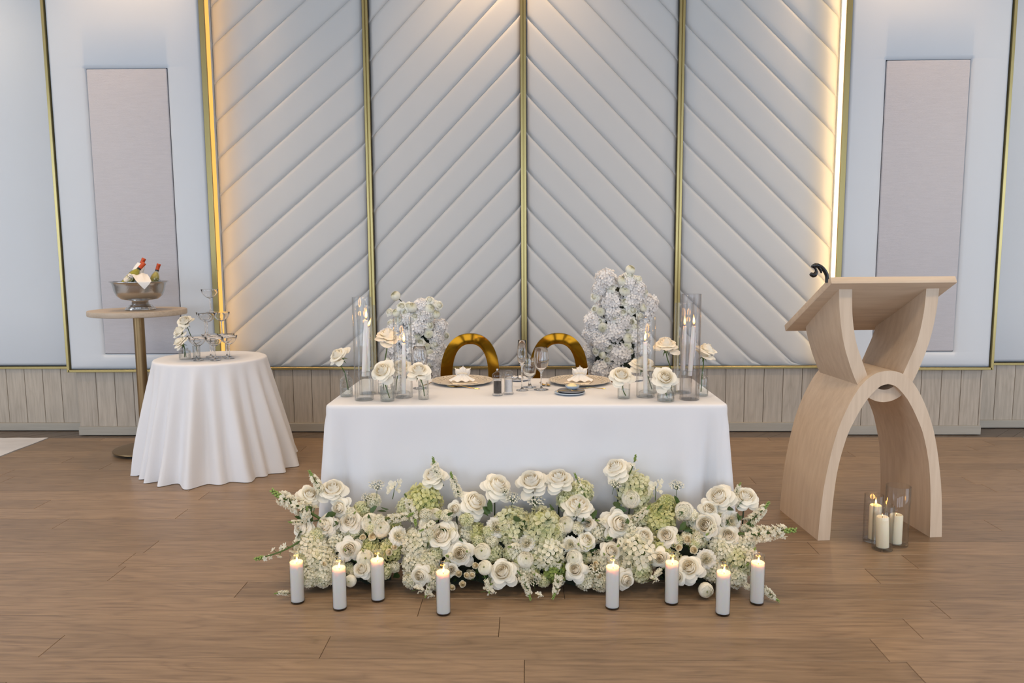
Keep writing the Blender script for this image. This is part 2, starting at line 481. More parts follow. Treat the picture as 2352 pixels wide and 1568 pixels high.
# blooms
M['rose'] = petal_mat('ivory_rose_petal', lin(255, 252, 241), lin(255, 238, 202), 0.1, 0.6, tl=0.35)
M['rosew'] = petal_mat('white_rose_petal', lin(254, 254, 246), lin(244, 241, 200), 0.15, 0.6, tl=0.35)
M['ranw'] = petal_mat('white_pompon_petal', lin(254, 254, 244), lin(244, 242, 206), 0.3, 0.8, tl=0.35)
M['ran'] = petal_mat('white_ranunculus_petal', lin(254, 251, 238), lin(249, 245, 218), 0.3, 0.8, tl=0.35)
M['car'] = petal_mat('white_lisianthus_petal', lin(255, 253, 246), lin(246, 240, 216), 0.2, 0.8)
M['spray'] = petal_mat('cream_spray_rose_petal', lin(246, 238, 214), lin(240, 222, 176), 0.1, 0.7)
M['hyd0'] = petal_mat('white_hydrangea_petal', lin(254, 250, 232), lin(220, 216, 158), 0.55, 0.95)
M['hyd1'] = petal_mat('pale_green_hydrangea_petal', lin(246, 244, 212), lin(198, 204, 126), 0.6, 1.0)
M['hyd2'] = petal_mat('yellow_green_hydrangea_petal', lin(238, 236, 182), lin(184, 194, 100), 0.6, 1.0)
M['hyd3'] = petal_mat('green_hydrangea_petal', lin(168, 184, 104), lin(110, 132, 60), 0.6, 1.0)
M['hydb'] = petal_mat('cool_white_hydrangea_petal', lin(254, 252, 250), lin(228, 228, 230), 0.5, 0.95, tl=0.3)
M['stock'] = petal_mat('white_stock_petal', lin(255, 253, 246), lin(250, 246, 228), 0.0, 3.0)
# ================================================================== THE ROOM
X0 = -0.0265           # middle of the padded back wall
D = 6.007              # its face
CEIL = 4.4
# ---- floor: a sub-floor with single oak planks on it
fl = MB(); fl.box(-7.5, 7.5, -9.1, 6.4, -0.10, -0.014)
floor = struct('floor', fl, M['sub'], 0)
def plank_mesh(length, width, h=0.014, c=0.0016):
    mb = MB()
    x, y = length/2, width/2
    mb.add([(-x,-y,-h),(x,-y,-h),(x,y,-h),(-x,y,-h),(-x,-y,-c),(x,-y,-c),(x,y,-c),(-x,y,-c),
            (-x+c,-y+c,0),(x-c,-y+c,0),(x-c,y-c,0),(-x+c,y-c,0)],
           [(0,1,5,4),(1,2,6,5),(2,3,7,6),(3,0,4,7),(4,5,9,8),(5,6,10,9),(6,7,11,10),(7,4,8,11),(8,9,10,11)])
    return mb
rp = random.Random(11)
PITCH = 0.1590
XL, XR = -3.81, 3.83
row_y = [3.16 + k*PITCH for k in range(-11, 17)]
for ri, y0 in enumerate(row_y):
    y1 = min(y0 + PITCH, 5.80)
    if y1 - y0 < 0.02: continue
    x = XL - rp.uniform(0, 1.4)
    while x < XR - 0.02:
        ln = rp.choice((1.05, 1.35, 1.6, 1.9, 2.1)) * rp.uniform(0.94, 1.06)
        a, b = max(x, XL), min(x + ln, XR)
        x += ln
        if b - a < 0.05: continue
        part('plank', plank_mesh(b-a-0.0014, y1-y0-0.0014), M['floor'], floor, 0, loc=((a+b)/2, (y0+y1)/2, 0))
# dark diagonal-plank border between the oak floor and the wall
hb = MB()
for i in range(-62, 63):
    cx = i*.125; hz = -0.006-0.0007*((i*7) % 3)
    loc = [(cx-.25+.001, 5.803), (cx-.25+.124, 5.803), (cx+.25+.124, 6.303), (cx+.25+.001, 6.303)]
    hb.add([(p[0], p[1], hz) for p in loc] + [(p[0], p[1], -0.014) for p in loc],
           [(0,1,2,3), (0,4,5,1), (1,5,6,2), (2,6,7,3), (3,7,4,0)])
o = part('border_planks', hb, M['border'], floor, 0); o['kind'] = 'stuff'
# marbled rugs either side of the oak floor
for sgn, xa, xb, nm in ((-1, -6.6, XL-0.006, 'left'), (1, XR+0.006, 6.6, 'right')):
    mb = MB()
    mb.grid(lambda u, v: (xa+(xb-xa)*u, 1.4+(5.795-1.4)*v, 0.004+0.0015*math.sin(u*70)*math.sin(v*90)), 24, 24)
    mb.box(xa, xb, 1.4, 5.795, -0.013, 0.0025)
    o = link('marbled_rug', mesh_of('marbled_rug', mb, M['rug'], 60))
    tag(o, 'white marbled rug %s' % ('behind and left of the bronze bar table, past the oak floor' if sgn < 0 else 'past the oak floor on the lectern side of the hall'), 'rug')

# ---- outer shell that is mostly out of view
struct('ceiling', MB().box(-7.5, 7.5, -9.1, 6.4, CEIL, CEIL+0.1), M['ceil'], 0)
wf = MB()
wf.box(-7.5, 7.5, -9.1, -8.9, 0, 0.3); wf.box(-7.5, 7.5, -9.1, -8.9, 4.0, CEIL)
for a, b in ((-7.5, -6.3), (-2.9, -1.7), (1.7, 2.9), (6.3, 7.5)):
    wf.box(a, b, -9.1, -8.9, 0.3, 4.0)
struct('wall_front', wf, M['wall'], 0)
for i, x in enumerate((-4.6, 0.0, 4.6)):
    fr = MB()
    for xx in (-1.7, -0.57, 0.57, 1.66):
        fr.box(x+xx, x+xx+0.04, -9.0, -8.94, 0.3, 4.0)
    fr.box(x-1.7, x+1.7, -9.0, -8.94, 2.6, 2.64)
    struct('window_%d' % (i+1), fr, M['black'], 0)
for sx, nm in ((-1, 'left'), (1, 'right')):
    a, b = sorted((sx*7.5, sx*7.6))
    mb = MB()
    mb.box(a, b, -9.1, -1.9, 0, CEIL); mb.box(a, b, 2.3, 6.4, 0, CEIL)
    mb.box(a, b, -1.9, 2.3, 0, 0.3); mb.box(a, b, -1.9, 2.3, 4.0, CEIL)
    struct('wall_%s_side' % nm, mb, M['wall'], 0)

# ---- back wall: four bays of diagonal padded channels between brass trims
wb = struct('wall_back', MB().box(-2.46, 2.41, 6.045, 6.2, 0, CEIL), M['dark'], 0)
zb, zt = 0.537, CEIL
TS = [0.0, 0.008, 0.022, 0.05, 0.09, 0.15, 0.25, 0.5, 0.75, 0.85, 0.91, 0.95, 0.978, 0.992, 1.0]
def puff(t):
    q = abs(2*t-1)
    return (1-q**9.0)
def channel(xl, xr, m, z_at, k, p, xref):
    """one upholstered channel: between the seams z_at + k*p and z_at + (k+1)*p, slope m"""
    nc = 14
    xs = [0, .004, .014, .03] ; wd = xr-xl
    xs = [xl+x for x in xs] + [xl+.03+(wd-.06)*i/nc for i in range(1, nc)] + [xr-x for x in reversed(xs)]
    vs = []; keep = []
    for x in xs:
        lo = z_at + k*p + m*(x-xref)
        e = min(x-xl, xr-x)
        ee = min(1.0, (e/0.03)) ; ee = 1-(1-ee)**2.5
        for t in TS:
            z = lo + t*p
            zc = min(max(z, zb), zt)
            ez = min(1.0, max(0.0, (zc-zb))/0.03); ez = 1-(1-ez)**2.5
            d = 0.020*puff((zc-lo)/p if 0 < (zc-lo)/p < 1 else 0.0)*ee*ez
            vs.append((x, 6.036-d, zc))
    nt = len(TS); fs = []
    for i in range(len(xs)-1):
        for j in range(nt-1):
            a, b, c, d = i*nt+j, (i+1)*nt+j, (i+1)*nt+j+1, i*nt+j+1
            pts = {(round(vs[q][0], 5), round(vs[q][2], 5)) for q in (a, b, c, d)}
            if len(pts) < 3: continue
            z4 = [vs[q][2] for q in (a, b, c, d)]
            if max(z4)-min(z4) < 1e-5: continue
            fs.append((a, b, c, d))
    if not fs: return
    used = sorted({i for f in fs for i in f}); mp = {u: i for i, u in enumerate(used)}
    mb = MB().add([vs[u] for u in used], [tuple(mp[i] for i in f) for f in fs])
    o = link('padded_channel', mesh_of('padded_channel', mb, M['chev'], 180), wb)
hw = 0.0225
bays = [(X0-2.4185+.0005, -1.2395-hw, .835, 2.335, .2875, -1.24),
        (-1.2395+hw, X0-hw, 1.025, 2.417, .2885, X0),
        (X0+hw, 1.1866-hw, -1.03, 2.403, .2885, X0),
        (1.1866+hw, X0+2.4185-.0005, -.963, 2.913, .2905, 1.187)]
for (xl, xr, m, z_at, p, xref) in bays:
    for k in range(-16, 18):
        lo = min(z_at+k*p+m*(x-xref) for x in (xl, xr)); hi = max(z_at+(k+1)*p+m*(x-xref) for x in (xl, xr))
        if hi <= zb+0.005 or lo >= zt-0.005: continue
        channel(xl, xr, m, z_at, k, p, xref)
# brass trims on the back wall
def double_trim(xc, n):
    mb = MB()
    for a, b in ((-hw+.001, -.003), (.003, hw-.001)):
        mb.xf(bev_box(xc+a, xc+b, 5.990, 6.044, 0.516, CEIL, 0.002, 1), Matrix())
    mb.box(xc-.003, xc+.003, 6.004, 6.044, 0.516, CEIL)
    o = struct('trim_%d' % n, mb, M['brass'], 30)
for n, xc in enumerate((-1.2395, X0, 1.1866)):
    double_trim(xc, n+1)
struct('trim_4', bev_box(-2.44, 2.388, 5.988, 6.044, 0.516, 0.536, 0.002, 1), M['brass'], 30)

# ---- wainscot boards
def wainscot(parent, xs, yf, z0, z1):
    for a, b in zip(xs[:-1], xs[1:]):
        wd = b-a-.003; c = .0025
        mb = MB(); x = wd/2; h = (z1-z0)/2
        mb.add([(-x,.018,-h),(x,.018,-h),(x,.018,h),(-x,.018,h),(-x,c,-h),(x,c,-h),(x,c,h),(-x,c,h),(-x+c,0,-h),(x-c,0,-h),(x-c,0,h),(-x+c,0,h)],
               [(0,4,7,3),(1,2,6,5),(4,8,11,7),(5,6,10,9),(8,9,10,11),(3,7,11,10,6,2),(0,1,5,9,8,4)])
        part('plank', mb, M['wains'], parent, 0, loc=((a+b)/2, yf, (z0+z1)/2))
def steps(a, b, first, w):
    xs = [a]; x = first
    while x < b-.02:
        if x > a+.02: xs.append(x)
        x += w
    return xs + [b]
wainscot(wb, steps(-2.44, 2.388, -2.37, .1525), 6.024, 0.072, 0.515)
struct('baseboard_back', bev_box(-2.44, 2.388, 6.012, 6.044, 0.0, 0.071, 0.002, 1), M['base'], 30)

# ---- the two piers that flank the padded wall
pier = {}
for sx, nm in ((-1, 'left'), (1, 'right')):
    ia, ib = X0+sx*2.4185, X0+sx*3.6302          # inner and outer edge
    xa, xb = min(ia, ib), max(ia, ib)
    wl = struct('wall_%s' % nm, MB().box(xa+.012, xb-.012, 5.905, 6.2, 0.522, CEIL).box(xa+.035, xb-.035, 5.92, 6.2, 0, 0.522), M['dark'], 0)
    pier[nm] = wl
    # white padded face around the recess for the linen panel
    ca, cb = X0+sx*2.7153, X0+sx*3.3315
    pa, pb = min(ca, cb)-.004, max(ca, cb)+.004
    za, zz = 0.6667-.004, 2.8528+.004
    fa, fb = (xa+.010, xb-.021) if sx < 0 else (xa+.021, xb-.010)
    # one continuous padded face with a hole
    xs = sorted(set([fa, fa+.004, fa+.012, fa+.03, pa-.03, pa-.012, pa-.004, pa, pb, pb+.004, pb+.012, pb+.03, fb-.03, fb-.012, fb-.004, fb]))
    zs = [.540, .544, .552, .57, .61, za-.03, za-.012, za-.004, za, 1.2, 1.8, 2.4, zz, zz+.004, zz+.012, zz+.03, 3.2, 3.8, CEIL]
    vs = []
    for z in zs:
        for x in xs:
            e = min(x-fa, fb-x, z-.540)
            dx = max(pa-x, 0, x-pb); dz = max(za-z, 0, z-zz)
            e = min(e, max(dx, dz) if (dx == 0 or dz == 0) else math.hypot(dx, dz))
            e = 1-(1-min(1, max(0, e)/.03))**2.5
            vs.append((x, 5.886-.020*e, z))
    fs = []
    n = len(xs)
    for j in range(len(zs)-1):
        for i in range(n-1):
            if pa-1e-6 <= xs[i] and xs[i+1] <= pb+1e-6 and za-1e-6 <= zs[j] and zs[j+1] <= zz+1e-6: continue
            fs.append((j*n+i, j*n+i+1, (j+1)*n+i+1, (j+1)*n+i))
    part('padding', MB().add(vs, fs), M['pad'], wl, 180)
    # linen covered acoustic panel in the recess
    q0, q1 = min(ca, cb), max(ca, cb)
    ap = bev_box(q0, q1, 5.872, 5.903, .6667, 2.8528, .008, 3)
    o = link('acoustic_panel', mesh_of('acoustic_panel', ap, M['linen'], 40))
    tag(o, 'tall grey linen acoustic panel set in the white wall behind the %s' % ('bronze bar table' if sx < 0 else 'wooden lectern'), 'wall panel')
    # brass frame: inner upright, outer upright, bottom rail
    tr = MB()
    tr.xf(bev_box(ia-.020, ia+.020, 5.856, 5.876, .520, CEIL, .002, 1), Matrix())
    i_tr = struct('trim_%d' % (5 if sx < 0 else 8), tr, M['brass'], 30)
    struct('trim_%d' % (6 if sx < 0 else 9), bev_box(ib-.011, ib+.011, 5.856, 6.06, .520, CEIL, .002, 1), M['brass'], 30)
    struct('trim_%d' % (7 if sx < 0 else 10), bev_box(xa+.0, xb-.0, 5.856, 5.90, .519, .539, .002, 1), M['brass'], 30)
    # wainscot and baseboard of the pier
    if sx < 0: wainscot(wl, [-3.622, -3.465, -3.314, -3.163, -3.01, -2.857, -2.705, -2.553, -2.45], 5.902, .072, .516)
    else: wainscot(wl, [2.40, 2.48, 2.632, 2.785, 2.937, 3.089, 3.245, 3.397, 3.549, 3.566], 5.902, .072, .516)
    struct('baseboard_%s' % nm, bev_box((-3.627 if sx < 0 else 2.395), (-2.445 if sx < 0 else 3.570), 5.892, 5.925, 0.0, .071, .002, 1), M['base'], 30)
    # side cheeks of the pier towards the padded wall
    part('side_cheek', MB().box(min(ia-sx*-.0, ia+sx*.015), max(ia, ia+sx*.015), 5.877, 6.04, .52, CEIL), M['pad'], wl, 0)
    # warm light strip tucked behind the inner upright
    lm = MB().box(ia-.022, ia-.001, 5.936, 5.950, .56, CEIL-.02) if sx > 0 else MB().box(ia+.0005, ia+.004, 5.905, 5.985, .545, CEIL-.02)
    if sx < 0: part('light_strip', MB().box(ia+.0005, ia+.010, 5.8775, 5.886, .56, CEIL-.02), M['ledhid'], wl, 0, label='warm light strip tucked behind the brass upright')
    part('light_strip', lm, M['led'] if sx > 0 else M['ledsoft'], wl, 0, label='glowing warm light strip')

# ---- the white walls beyond the piers
for sx, nm, yf in ((-1, 'outer_left', 6.06), (1, 'outer_right', 6.12)):
    a = X0+sx*3.6302; b = sx*7.5
    x0_, x1_ = min(a, b), max(a, b)
    wo = struct('wall_%s' % nm, MB().box(x0_, x1_, yf+.04, yf+.2, 0, CEIL), M['dark'], 0)
    zs = [.540, .544, .552, .57, 1.0, 2.0, 3.2, CEIL]
    pm = MB(); 
    vs = []
    for z in zs:
        e = 1-(1-min(1, (z-.540)/.03))**2.5
        for x in (x0_, x1_): vs.append((x, yf+.036-.034*e, z))
    pm.add(vs, [(2*j, 2*j+1, 2*j+3, 2*j+2) for j in range(len(zs)-1)])
    part('padding', pm, M['pad'], wo, 180)
    struct('trim_%d' % (11 if sx < 0 else 12), bev_box(x0_, x1_, yf-.006, yf+.04, .518, .538, .002, 1), M['brass'], 30)
    if sx < 0: wainscot(wo, steps(-7.4, -3.63, -7.3675, .1525), yf+.018, .064, .516)
    else: wainscot(wo, steps(3.58, 7.4, 3.66, .1525), yf+.018, .064, .516)
    struct('baseboard_%s' % nm, bev_box(x0_, x1_, yf+.004, yf+.04, 0, .063, .002, 1), M['base'], 30)
# ================================================================== FURNITURE
# ---- long table and its floor-length cloth
TX0, TX1, TY0, TY1, TH = -0.925, 0.905, 3.357, 4.115, 0.75
tb = thing('sweetheart_table', 'long rectangular dining table standing hidden under the floor-length white cloth', 'table', ((TX0+TX1)/2, (TY0+TY1)/2, 0))
hx, hy = (TX1-TX0)/2-.012, (TY1-TY0)/2-.012
part('tabletop', bev_box(-hx, hx, -hy, hy, .715, .744, .004, 1), M['tabletop'], tb)
for sx in (-1, 1):
    for sy in (-1, 1):
        lg = MB().tube([(sx*(hx-.12), sy*(hy-.1), .715), (sx*(hx-.14), sy*(hy-.12), 0)], [.016, .014], 10)
        part('leg', lg, M['black'], tb)
def rect_cloth():
    mb = MB()
    cx, cy = (TX0+TX1)/2, (TY0+TY1)/2
    hx, hy, rc = (TX1-TX0)/2, (TY1-TY0)/2, .035
    # perimeter walk: (x, y, nx, ny, corner weight)
    per = []
    def seg(ax, ay, bx, by, nx, ny, n, inv):
        for i in range(n):
            t = i/n
            per.append((ax+(bx-ax)*t, ay+(by-ay)*t, nx, ny, 0.0))
    def arc(ax, ay, a0, n):
        for i in range(n):
            a = a0+PI/2*i/n
            per.append((ax+rc*math.cos(a), ay+rc*math.sin(a), math.cos(a), math.sin(a), math.sin(PI*i/n)))
    arc(hx-rc, -hy+rc, -PI/2, 10)
    seg(hx, -hy+rc, hx, hy-rc, 1, 0, 70, 0)
    arc(hx-rc, hy-rc, 0, 10)
    seg(hx-rc, hy, -hx+rc, hy, 0, 1, 60, 0)
    arc(-hx+rc, hy-rc, PI/2, 10)
    seg(-hx, hy-rc, -hx, -hy+rc, -1, 0, 70, 0)
    arc(-hx+rc, -hy+rc, PI, 10)
    seg(-hx+rc, -hy, hx-rc, -hy, 0, -1, 170, 0)
    n = len(per)
    # arc length
    L_ = [0]
    for i in range(1, n): L_.append(L_[-1]+math.hypot(per[i][0]-per[i-1][0], per[i][1]-per[i-1][1]))
    rings = []
    prof = [(-.030, 0.0), (-.012, -.0006), (-.004, -.003), (0.0, -.008), (.002, -.018), (.003, -.05)]
    zs = [.10, .17, .26, .36, .46, .55, .63, .69, .725, .746]
    rr = random.Random(5)
    ph = [rr.uniform(0, 6.28) for _ in range(6)]
    def fold(i, drop):
        x, y, nx, ny, c = per[i]
        s = L_[i]
        k = (drop/.75)
        v = .0060*math.sin(s*7+ph[0])+.0045*math.sin(s*15+ph[1])+.0022*math.sin(s*29+ph[2])
        # pleats gathered near the corners
        px, py = abs(x)-hx, abs(y)-hy
        dc = math.hypot(abs(abs(x)-hx), abs(abs(y)-hy))
        g = math.exp(-(dc/.042)**2)
        v2 = .046*g - .034*math.exp(-((dc-.085)/.026)**2) + .020*math.exp(-((dc-.19)/.045)**2) - .008*math.exp(-((dc-.28)/.05)**2)
        if y < -hy*.5 and x > 0: v2 *= 1.5
        return (v*k**.7*1.9 + v2*1.5*k**1.0)
    for off, dz in prof:
        rings.append([(cx+p[0]+p[2]*off, cy+p[1]+p[3]*off, TH+dz) for p in per])
    for dz in zs:
        k = dz/.75
        rings.append([(cx+p[0]+p[2]*(.003+.012*k+fold(i, dz)), cy+p[1]+p[3]*(.003+.012*k+fold(i, dz)), TH-dz) for i, p in enumerate(per)])
    vs = [p for r in rings for p in r]
    fs = []
    for k in range(len(rings)-1):
        for i in range(n):
            j = (i+1) % n
            fs.append((k*n+i, (k+1)*n+i, (k+1)*n+j, k*n+j))
    b = len(vs)
    vs.append((cx, cy, TH+.0004))
    fs += [(b, i, (i+1) % n) for i in range(n)]
    mb.add(vs, fs)
    return mb
o = link('tablecloth', mesh_of('tablecloth', rect_cloth(), M['cloth'], 180))
tag(o, 'white floor-length tablecloth on the long sweetheart table behind the flowers', 'tablecloth')

# ---- small round table with the coupe tower
RC = (-2.165, 5.06); RR = .365; RH = .745
rt = thing('round_table', 'small round table standing under a full white cloth', 'table', (RC[0], RC[1], 0))
part('tabletop', MB().lathe([(0, .705), (RR-.012, .705), (RR-.008, .715), (RR-.008, .733), (RR-.012, .740), (0, .740)], 48), M['tabletop'], rt)
part('pedestal', MB().lathe([(0, .02), (.035, .02), (.032, .1), (.032, .705), (0, .705)], 16), M['black'], rt)
part('base', MB().lathe([(0, 0), (.22, 0), (.22, .008), (.05, .03), (0, .03)], 32), M['black'], rt)
def round_cloth():
    mb = MB(); n = 240
    # ridges of the hanging cloth: (angle, amplitude at hem, width)
    rid = [(200, .055, 6), (213, .085, 5), (230, .05, 5), (243, .075, 5), (258, .065, 4.5), (277, .115, 5), (293, .05, 4.5), (308, .10, 6), (323, .05, 4.5), (338, .10, 6), (356, .09, 7),
           (15, .07, 9), (38, .08, 9), (62, .07, 9), (86, .08, 9), (110, .07, 9), (133, .08, 9), (155, .07, 9), (178, .07, 9)]
    def R(a):
        d = math.degrees(a) % 360
        v = 0
        for (c, amp, wd) in rid:
            q = abs((d-c+180) % 360-180)
            v = max(v, amp*math.exp(-(q/wd)**2*.8))
        return v
    def hem(a):
        d = math.degrees(a)
        return .475+.045*max(0, math.cos(math.radians(d-325)))
    prof = [(-.04, 0), (-.015, -.001), (-.005, -.0045), (0, -.011), (.0025, -.022)]
    rings = []
    for off, dz in prof:
        rings.append([((RR+off)*math.cos(2*PI*i/n), (RR+off)*math.sin(2*PI*i/n), RH+dz) for i in range(n)])
    for k in range(1, 22):
        t = k/21
        ring = []
        for i in range(n):
            a = 2*PI*i/n
            twist = math.radians(3.0*math.sin(a*3+1))*t
            fr = R(a+twist)
            base = RR+.0025+(hem(a)-RR)*t**1.05
            # folds grow from just under the edge
            g = t**.8
            r = base+(fr*1.25-.030)*g
            lift = .016*(1-min(1, fr/.05))*max(0, math.sin(a*2+.6))*t**4
            z = RH-.022-(RH-.024)*t + lift
            # a little slump where the hem meets the floor
            r += .012*math.sin(a*11+2)*max(0, t-.7)/.3 + .008*math.sin(a*23)*max(0, t-.82)/.18
            ring.append((r*math.cos(a), r*math.sin(a), max(z, .003)))
        rings.append(ring)
    vs = [p for r in rings for p in r]; fs = []
    for k in range(len(rings)-1):
        for i in range(n):
            j = (i+1) % n
            fs.append((k*n+i, (k+1)*n+i, (k+1)*n+j, k*n+j))
    b = len(vs); vs.append((0, 0, RH+.0003)); fs += [(b, i, (i+1) % n) for i in range(n)]
    return mb.add(vs, fs)
o = link('tablecloth', mesh_of('round_tablecloth', round_cloth(), M['cloth'], 180), loc=(RC[0], RC[1], 0))
tag(o, 'white round tablecloth hanging in deep folds under the coupe tower', 'tablecloth')

# ---- bronze bar table
bt = thing('bar_table', 'tall bar table with round limed-wood top on a bronze pole', 'table', (-2.815, 5.38, 0))
part('tabletop', MB().lathe([(0, 1.012), (.307, 1.010), (.325, 1.014), (.328, 1.020), (.328, 1.044), (.325, 1.050), (0, 1.050)], 64), M['tabletop'], bt)
part('pole', MB().lathe([(0, .03), (.037, .03), (.037, 1.012), (0, 1.012)], 32), M['bronze'], bt)
part('base', MB().lathe([(0, .020), (.222, .020), (.226, .024), (.224, .029), (.05, .040), (0, .040)], 64), M['bronze'], bt)
part('foot_pad', MB().lathe([(0, 0), (.17, 0), (.17, .020), (0, .020)], 40), M['black'], bt)

# ---- punch bowl with wine bottles
BW = (-2.775, 5.34, 1.050)
bw = thing('punch_bowl', 'footed steel bowl holding wine bottles on ice on the tall bar table', 'bowl', BW)
part('bowl', MB().shell([(.006, .072), (.07, .070), (.12, .080), (.150, .105), (.166, .140), (.172, .175), (.177, .192), (.184, .200), (.194, .203), (.194, .206), (.183, .204), (.174, .194), (.168, .175), (.162, .142), (.146, .109), (.116, .084), (.07, .074), (.006, .076)], 64), M['steel'], bw, 50)
part('foot', MB().lathe([(0, 0), (.098, 0), (.101, .006), (.099, .014), (.092, .018), (.092, .022), (.084, .026), (.078, .036), (.066, .040), (.060, .052), (.055, .062), (.058, .070), (0, .072)], 48), M['chrome'], bw, 40)
ib = MB(); ri = random.Random(3)
for _ in range(70):
    a = ri.uniform(0, 2*PI); r = .155*math.sqrt(ri.random()); s = ri.uniform(.012, .018)
    mt = Matrix.Translation((r*math.cos(a), r*math.sin(a), ri.uniform(.150, .190))) @ Matrix.Rotation(ri.uniform(0, 3), 4, 'X') @ Matrix.Rotation(ri.uniform(0, 3), 4, 'Z')
    ib.xf(MB().box(-s, s, -s, s, -s, s), mt)
for (x_, y_, z_) in ((.115, -.03, .205), (.125, .02, .21), (.135, -.01, .2), (.1, .05, .2)):
    ib.xf(MB().box(-.014, .014, -.014, .014, -.014, .014), Matrix.Translation((x_, y_, z_)) @ Matrix.Rotation(x_*9, 4, 'X') @ Matrix.Rotation(z_*20, 4, 'Z'))
o = link('ice_cubes', mesh_of('ice_cubes', ib, M['ice'], 30), loc=BW); o['kind'] = 'stuff'
tag(o, 'ice cubes heaped inside the steel punch bowl', 'ice')
def wine_bottle(label, loc, axis, glassmat, with_label, s=.86):
    q = Vector(axis).to_track_quat('Z', 'Y')
    t = thing('wine_bottle', label, 'bottle', loc, 0, 'wine bottles in the steel bowl')
    t.rotation_mode = 'QUATERNION'; t.rotation_quaternion = q; t.scale = (s, s, s)
    part('glass', MB().lathe([(0, 0), (.034, 0), (.037, .006), (.037, .180), (.035, .197), (.026, .220), (.0165, .236), (.0145, .245), (.0145, .300), (.016, .302), (.016, .310), (0, .310)], 28), glassmat, t, 50)
    part('wine', MB().lathe([(0, .008), (.034, .008), (.034, .180), (.030, .200), (.012, .232), (0, .232)], 20), M['wine'], t, 50)
    part('capsule', MB().lathe([(0, .312), (.0165, .312), (.0175, .308), (.0175, .298), (.0165, .296), (.0162, .262), (.0155, .262), (.0155, .25), (0, .25)], 20), M['capsule'], t, 40)
    part('capsule_band', MB().lathe([(.0150, .243), (.0160, .243), (.0160, .256), (.0150, .256)], 20), M['black'], t, 40)
    if with_label:
        # oval paper label on the side that faces up and to the front
        inv = q.inverted()
        side = inv @ Vector((.18, -.90, .40)); a0 = math.atan2(side.y, side.x)
        lm = MB(); vs = []; nn = 24
        vs.append((.0376*math.cos(a0), .0376*math.sin(a0), .135))
        for i in range(nn):
            a = 2*PI*i/nn
            da = 1.05*math.cos(a); zz = .135+.040*math.sin(a)
            vs.append((.0376*math.cos(a0+da), .0376*math.sin(a0+da), zz))
        for i in range(nn):
            a = 2*PI*i/nn
            da = .5*math.cos(a); zz = .135+.02*math.sin(a)
            vs.append((.0378*math.cos(a0+da), .0378*math.sin(a0+da), zz))
        fs = [(0, nn+1+i, nn+1+(i+1) % nn) for i in range(nn)] + [(nn+1+i, 1+i, 1+(i+1) % nn, nn+1+(i+1) % nn) for i in range(nn)]
        lb = part('label', lm.add(vs, fs), M['label'], t, 180, label='cream oval paper label')
        ink = MB()
        for row, (z0, hgt, spans) in enumerate(((.141, .0055, ((-.62, -.50), (-.44, -.30), (-.16, -.06), (0, .1), (.16, .28), (.34, .46), (.52, .64))),
                                               (.127, .002, ((-.5, .45),)), (.158, .003, ((-.16, .16),)), (.119, .002, ((-.3, .3),)))):
            for s0, s1 in spans:
                ink.add([(.0384*math.cos(a0+s0), .0384*math.sin(a0+s0), z0), (.0384*math.cos(a0+s1), .0384*math.sin(a0+s1), z0),
                         (.0384*math.cos(a0+s1), .0384*math.sin(a0+s1), z0+hgt), (.0384*math.cos(a0+s0), .0384*math.sin(a0+s0), z0+hgt)], [(0, 1, 2, 3)])
        part('print', ink, M['ink'], lb, 0)
    return t
# across and towards the photographer, seen from the bowl
SB = Vector((.887, .461, 0)); FB = Vector((.461, -.887, 0)); BV = Vector(BW)
def bp(s, f, z): return BV+SB*s+FB*f+Vector((0, 0, z))
def bd(s, f, z): return tuple((SB*s+FB*f+Vector((0, 0, z))).normalized())
wine_bottle('green wine bottle with an oval white label lying tilted in the steel bowl', bp(-.135, .035, .135), bd(.64, -.10, .72), M['bottle'], True)
wine_bottle('wine bottle wrapped in a white napkin, middle one in the steel bowl', bp(-.070, -.055, .125), bd(.42, 0, .90), M['bottle'], False)
wine_bottle('pale wine bottle with orange neck standing alone at the right side of the steel bowl', bp(.062, -.01, .090), bd(.30, 0, .95), M['bottle2'], False, .80)
nk = MB()
AX = Vector(bd(.42, 0, .90)); B0 = bp(-.070, -.055, .125)
NX = (SB-AX*SB.dot(AX)).normalized(); NY = FB
def nkf(u, v):
    a = 2*PI*u
    t = .085+.140*v                       # along the bottle, up to just under its foil
    r = .020+.030*(1-v)**.8+.006*math.sin(a*5+v*5)*(1-.3*v)+.003*math.sin(a*9+v*11)
    return tuple(B0+AX*t+NX*(r*math.cos(a))+NY*(r*math.sin(a)+.02*(1-v)))
nk.grid(nkf, 44, 14)
# one corner lies over the rim and hangs down outside
def nko(u, v):
    w_ = 2*u-1
    if v < .55:
        q = v/.55
        return tuple(bp(.002+.030*q+.052*w_*(1-.15*q)+.003*math.sin(u*14), .02+.185*q, .262-.055*q+.006*math.sin(u*11+q*4)*(1-q)))
    q = (v-.55)/.45
    return tuple(bp(.032+.044*w_*(1-q)**.9, .2085+.003*math.sin(q*PI), .207-.052*q))
nk.grid(nko, 16, 18)
nb = mesh_of('bottle_napkin', nk, M['napkin'], 180)
o = link('bottle_napkin', nb)
tag(o, 'white cloth napkin wrapped round the middle wine bottle and hanging over the bowl rim', 'napkin')

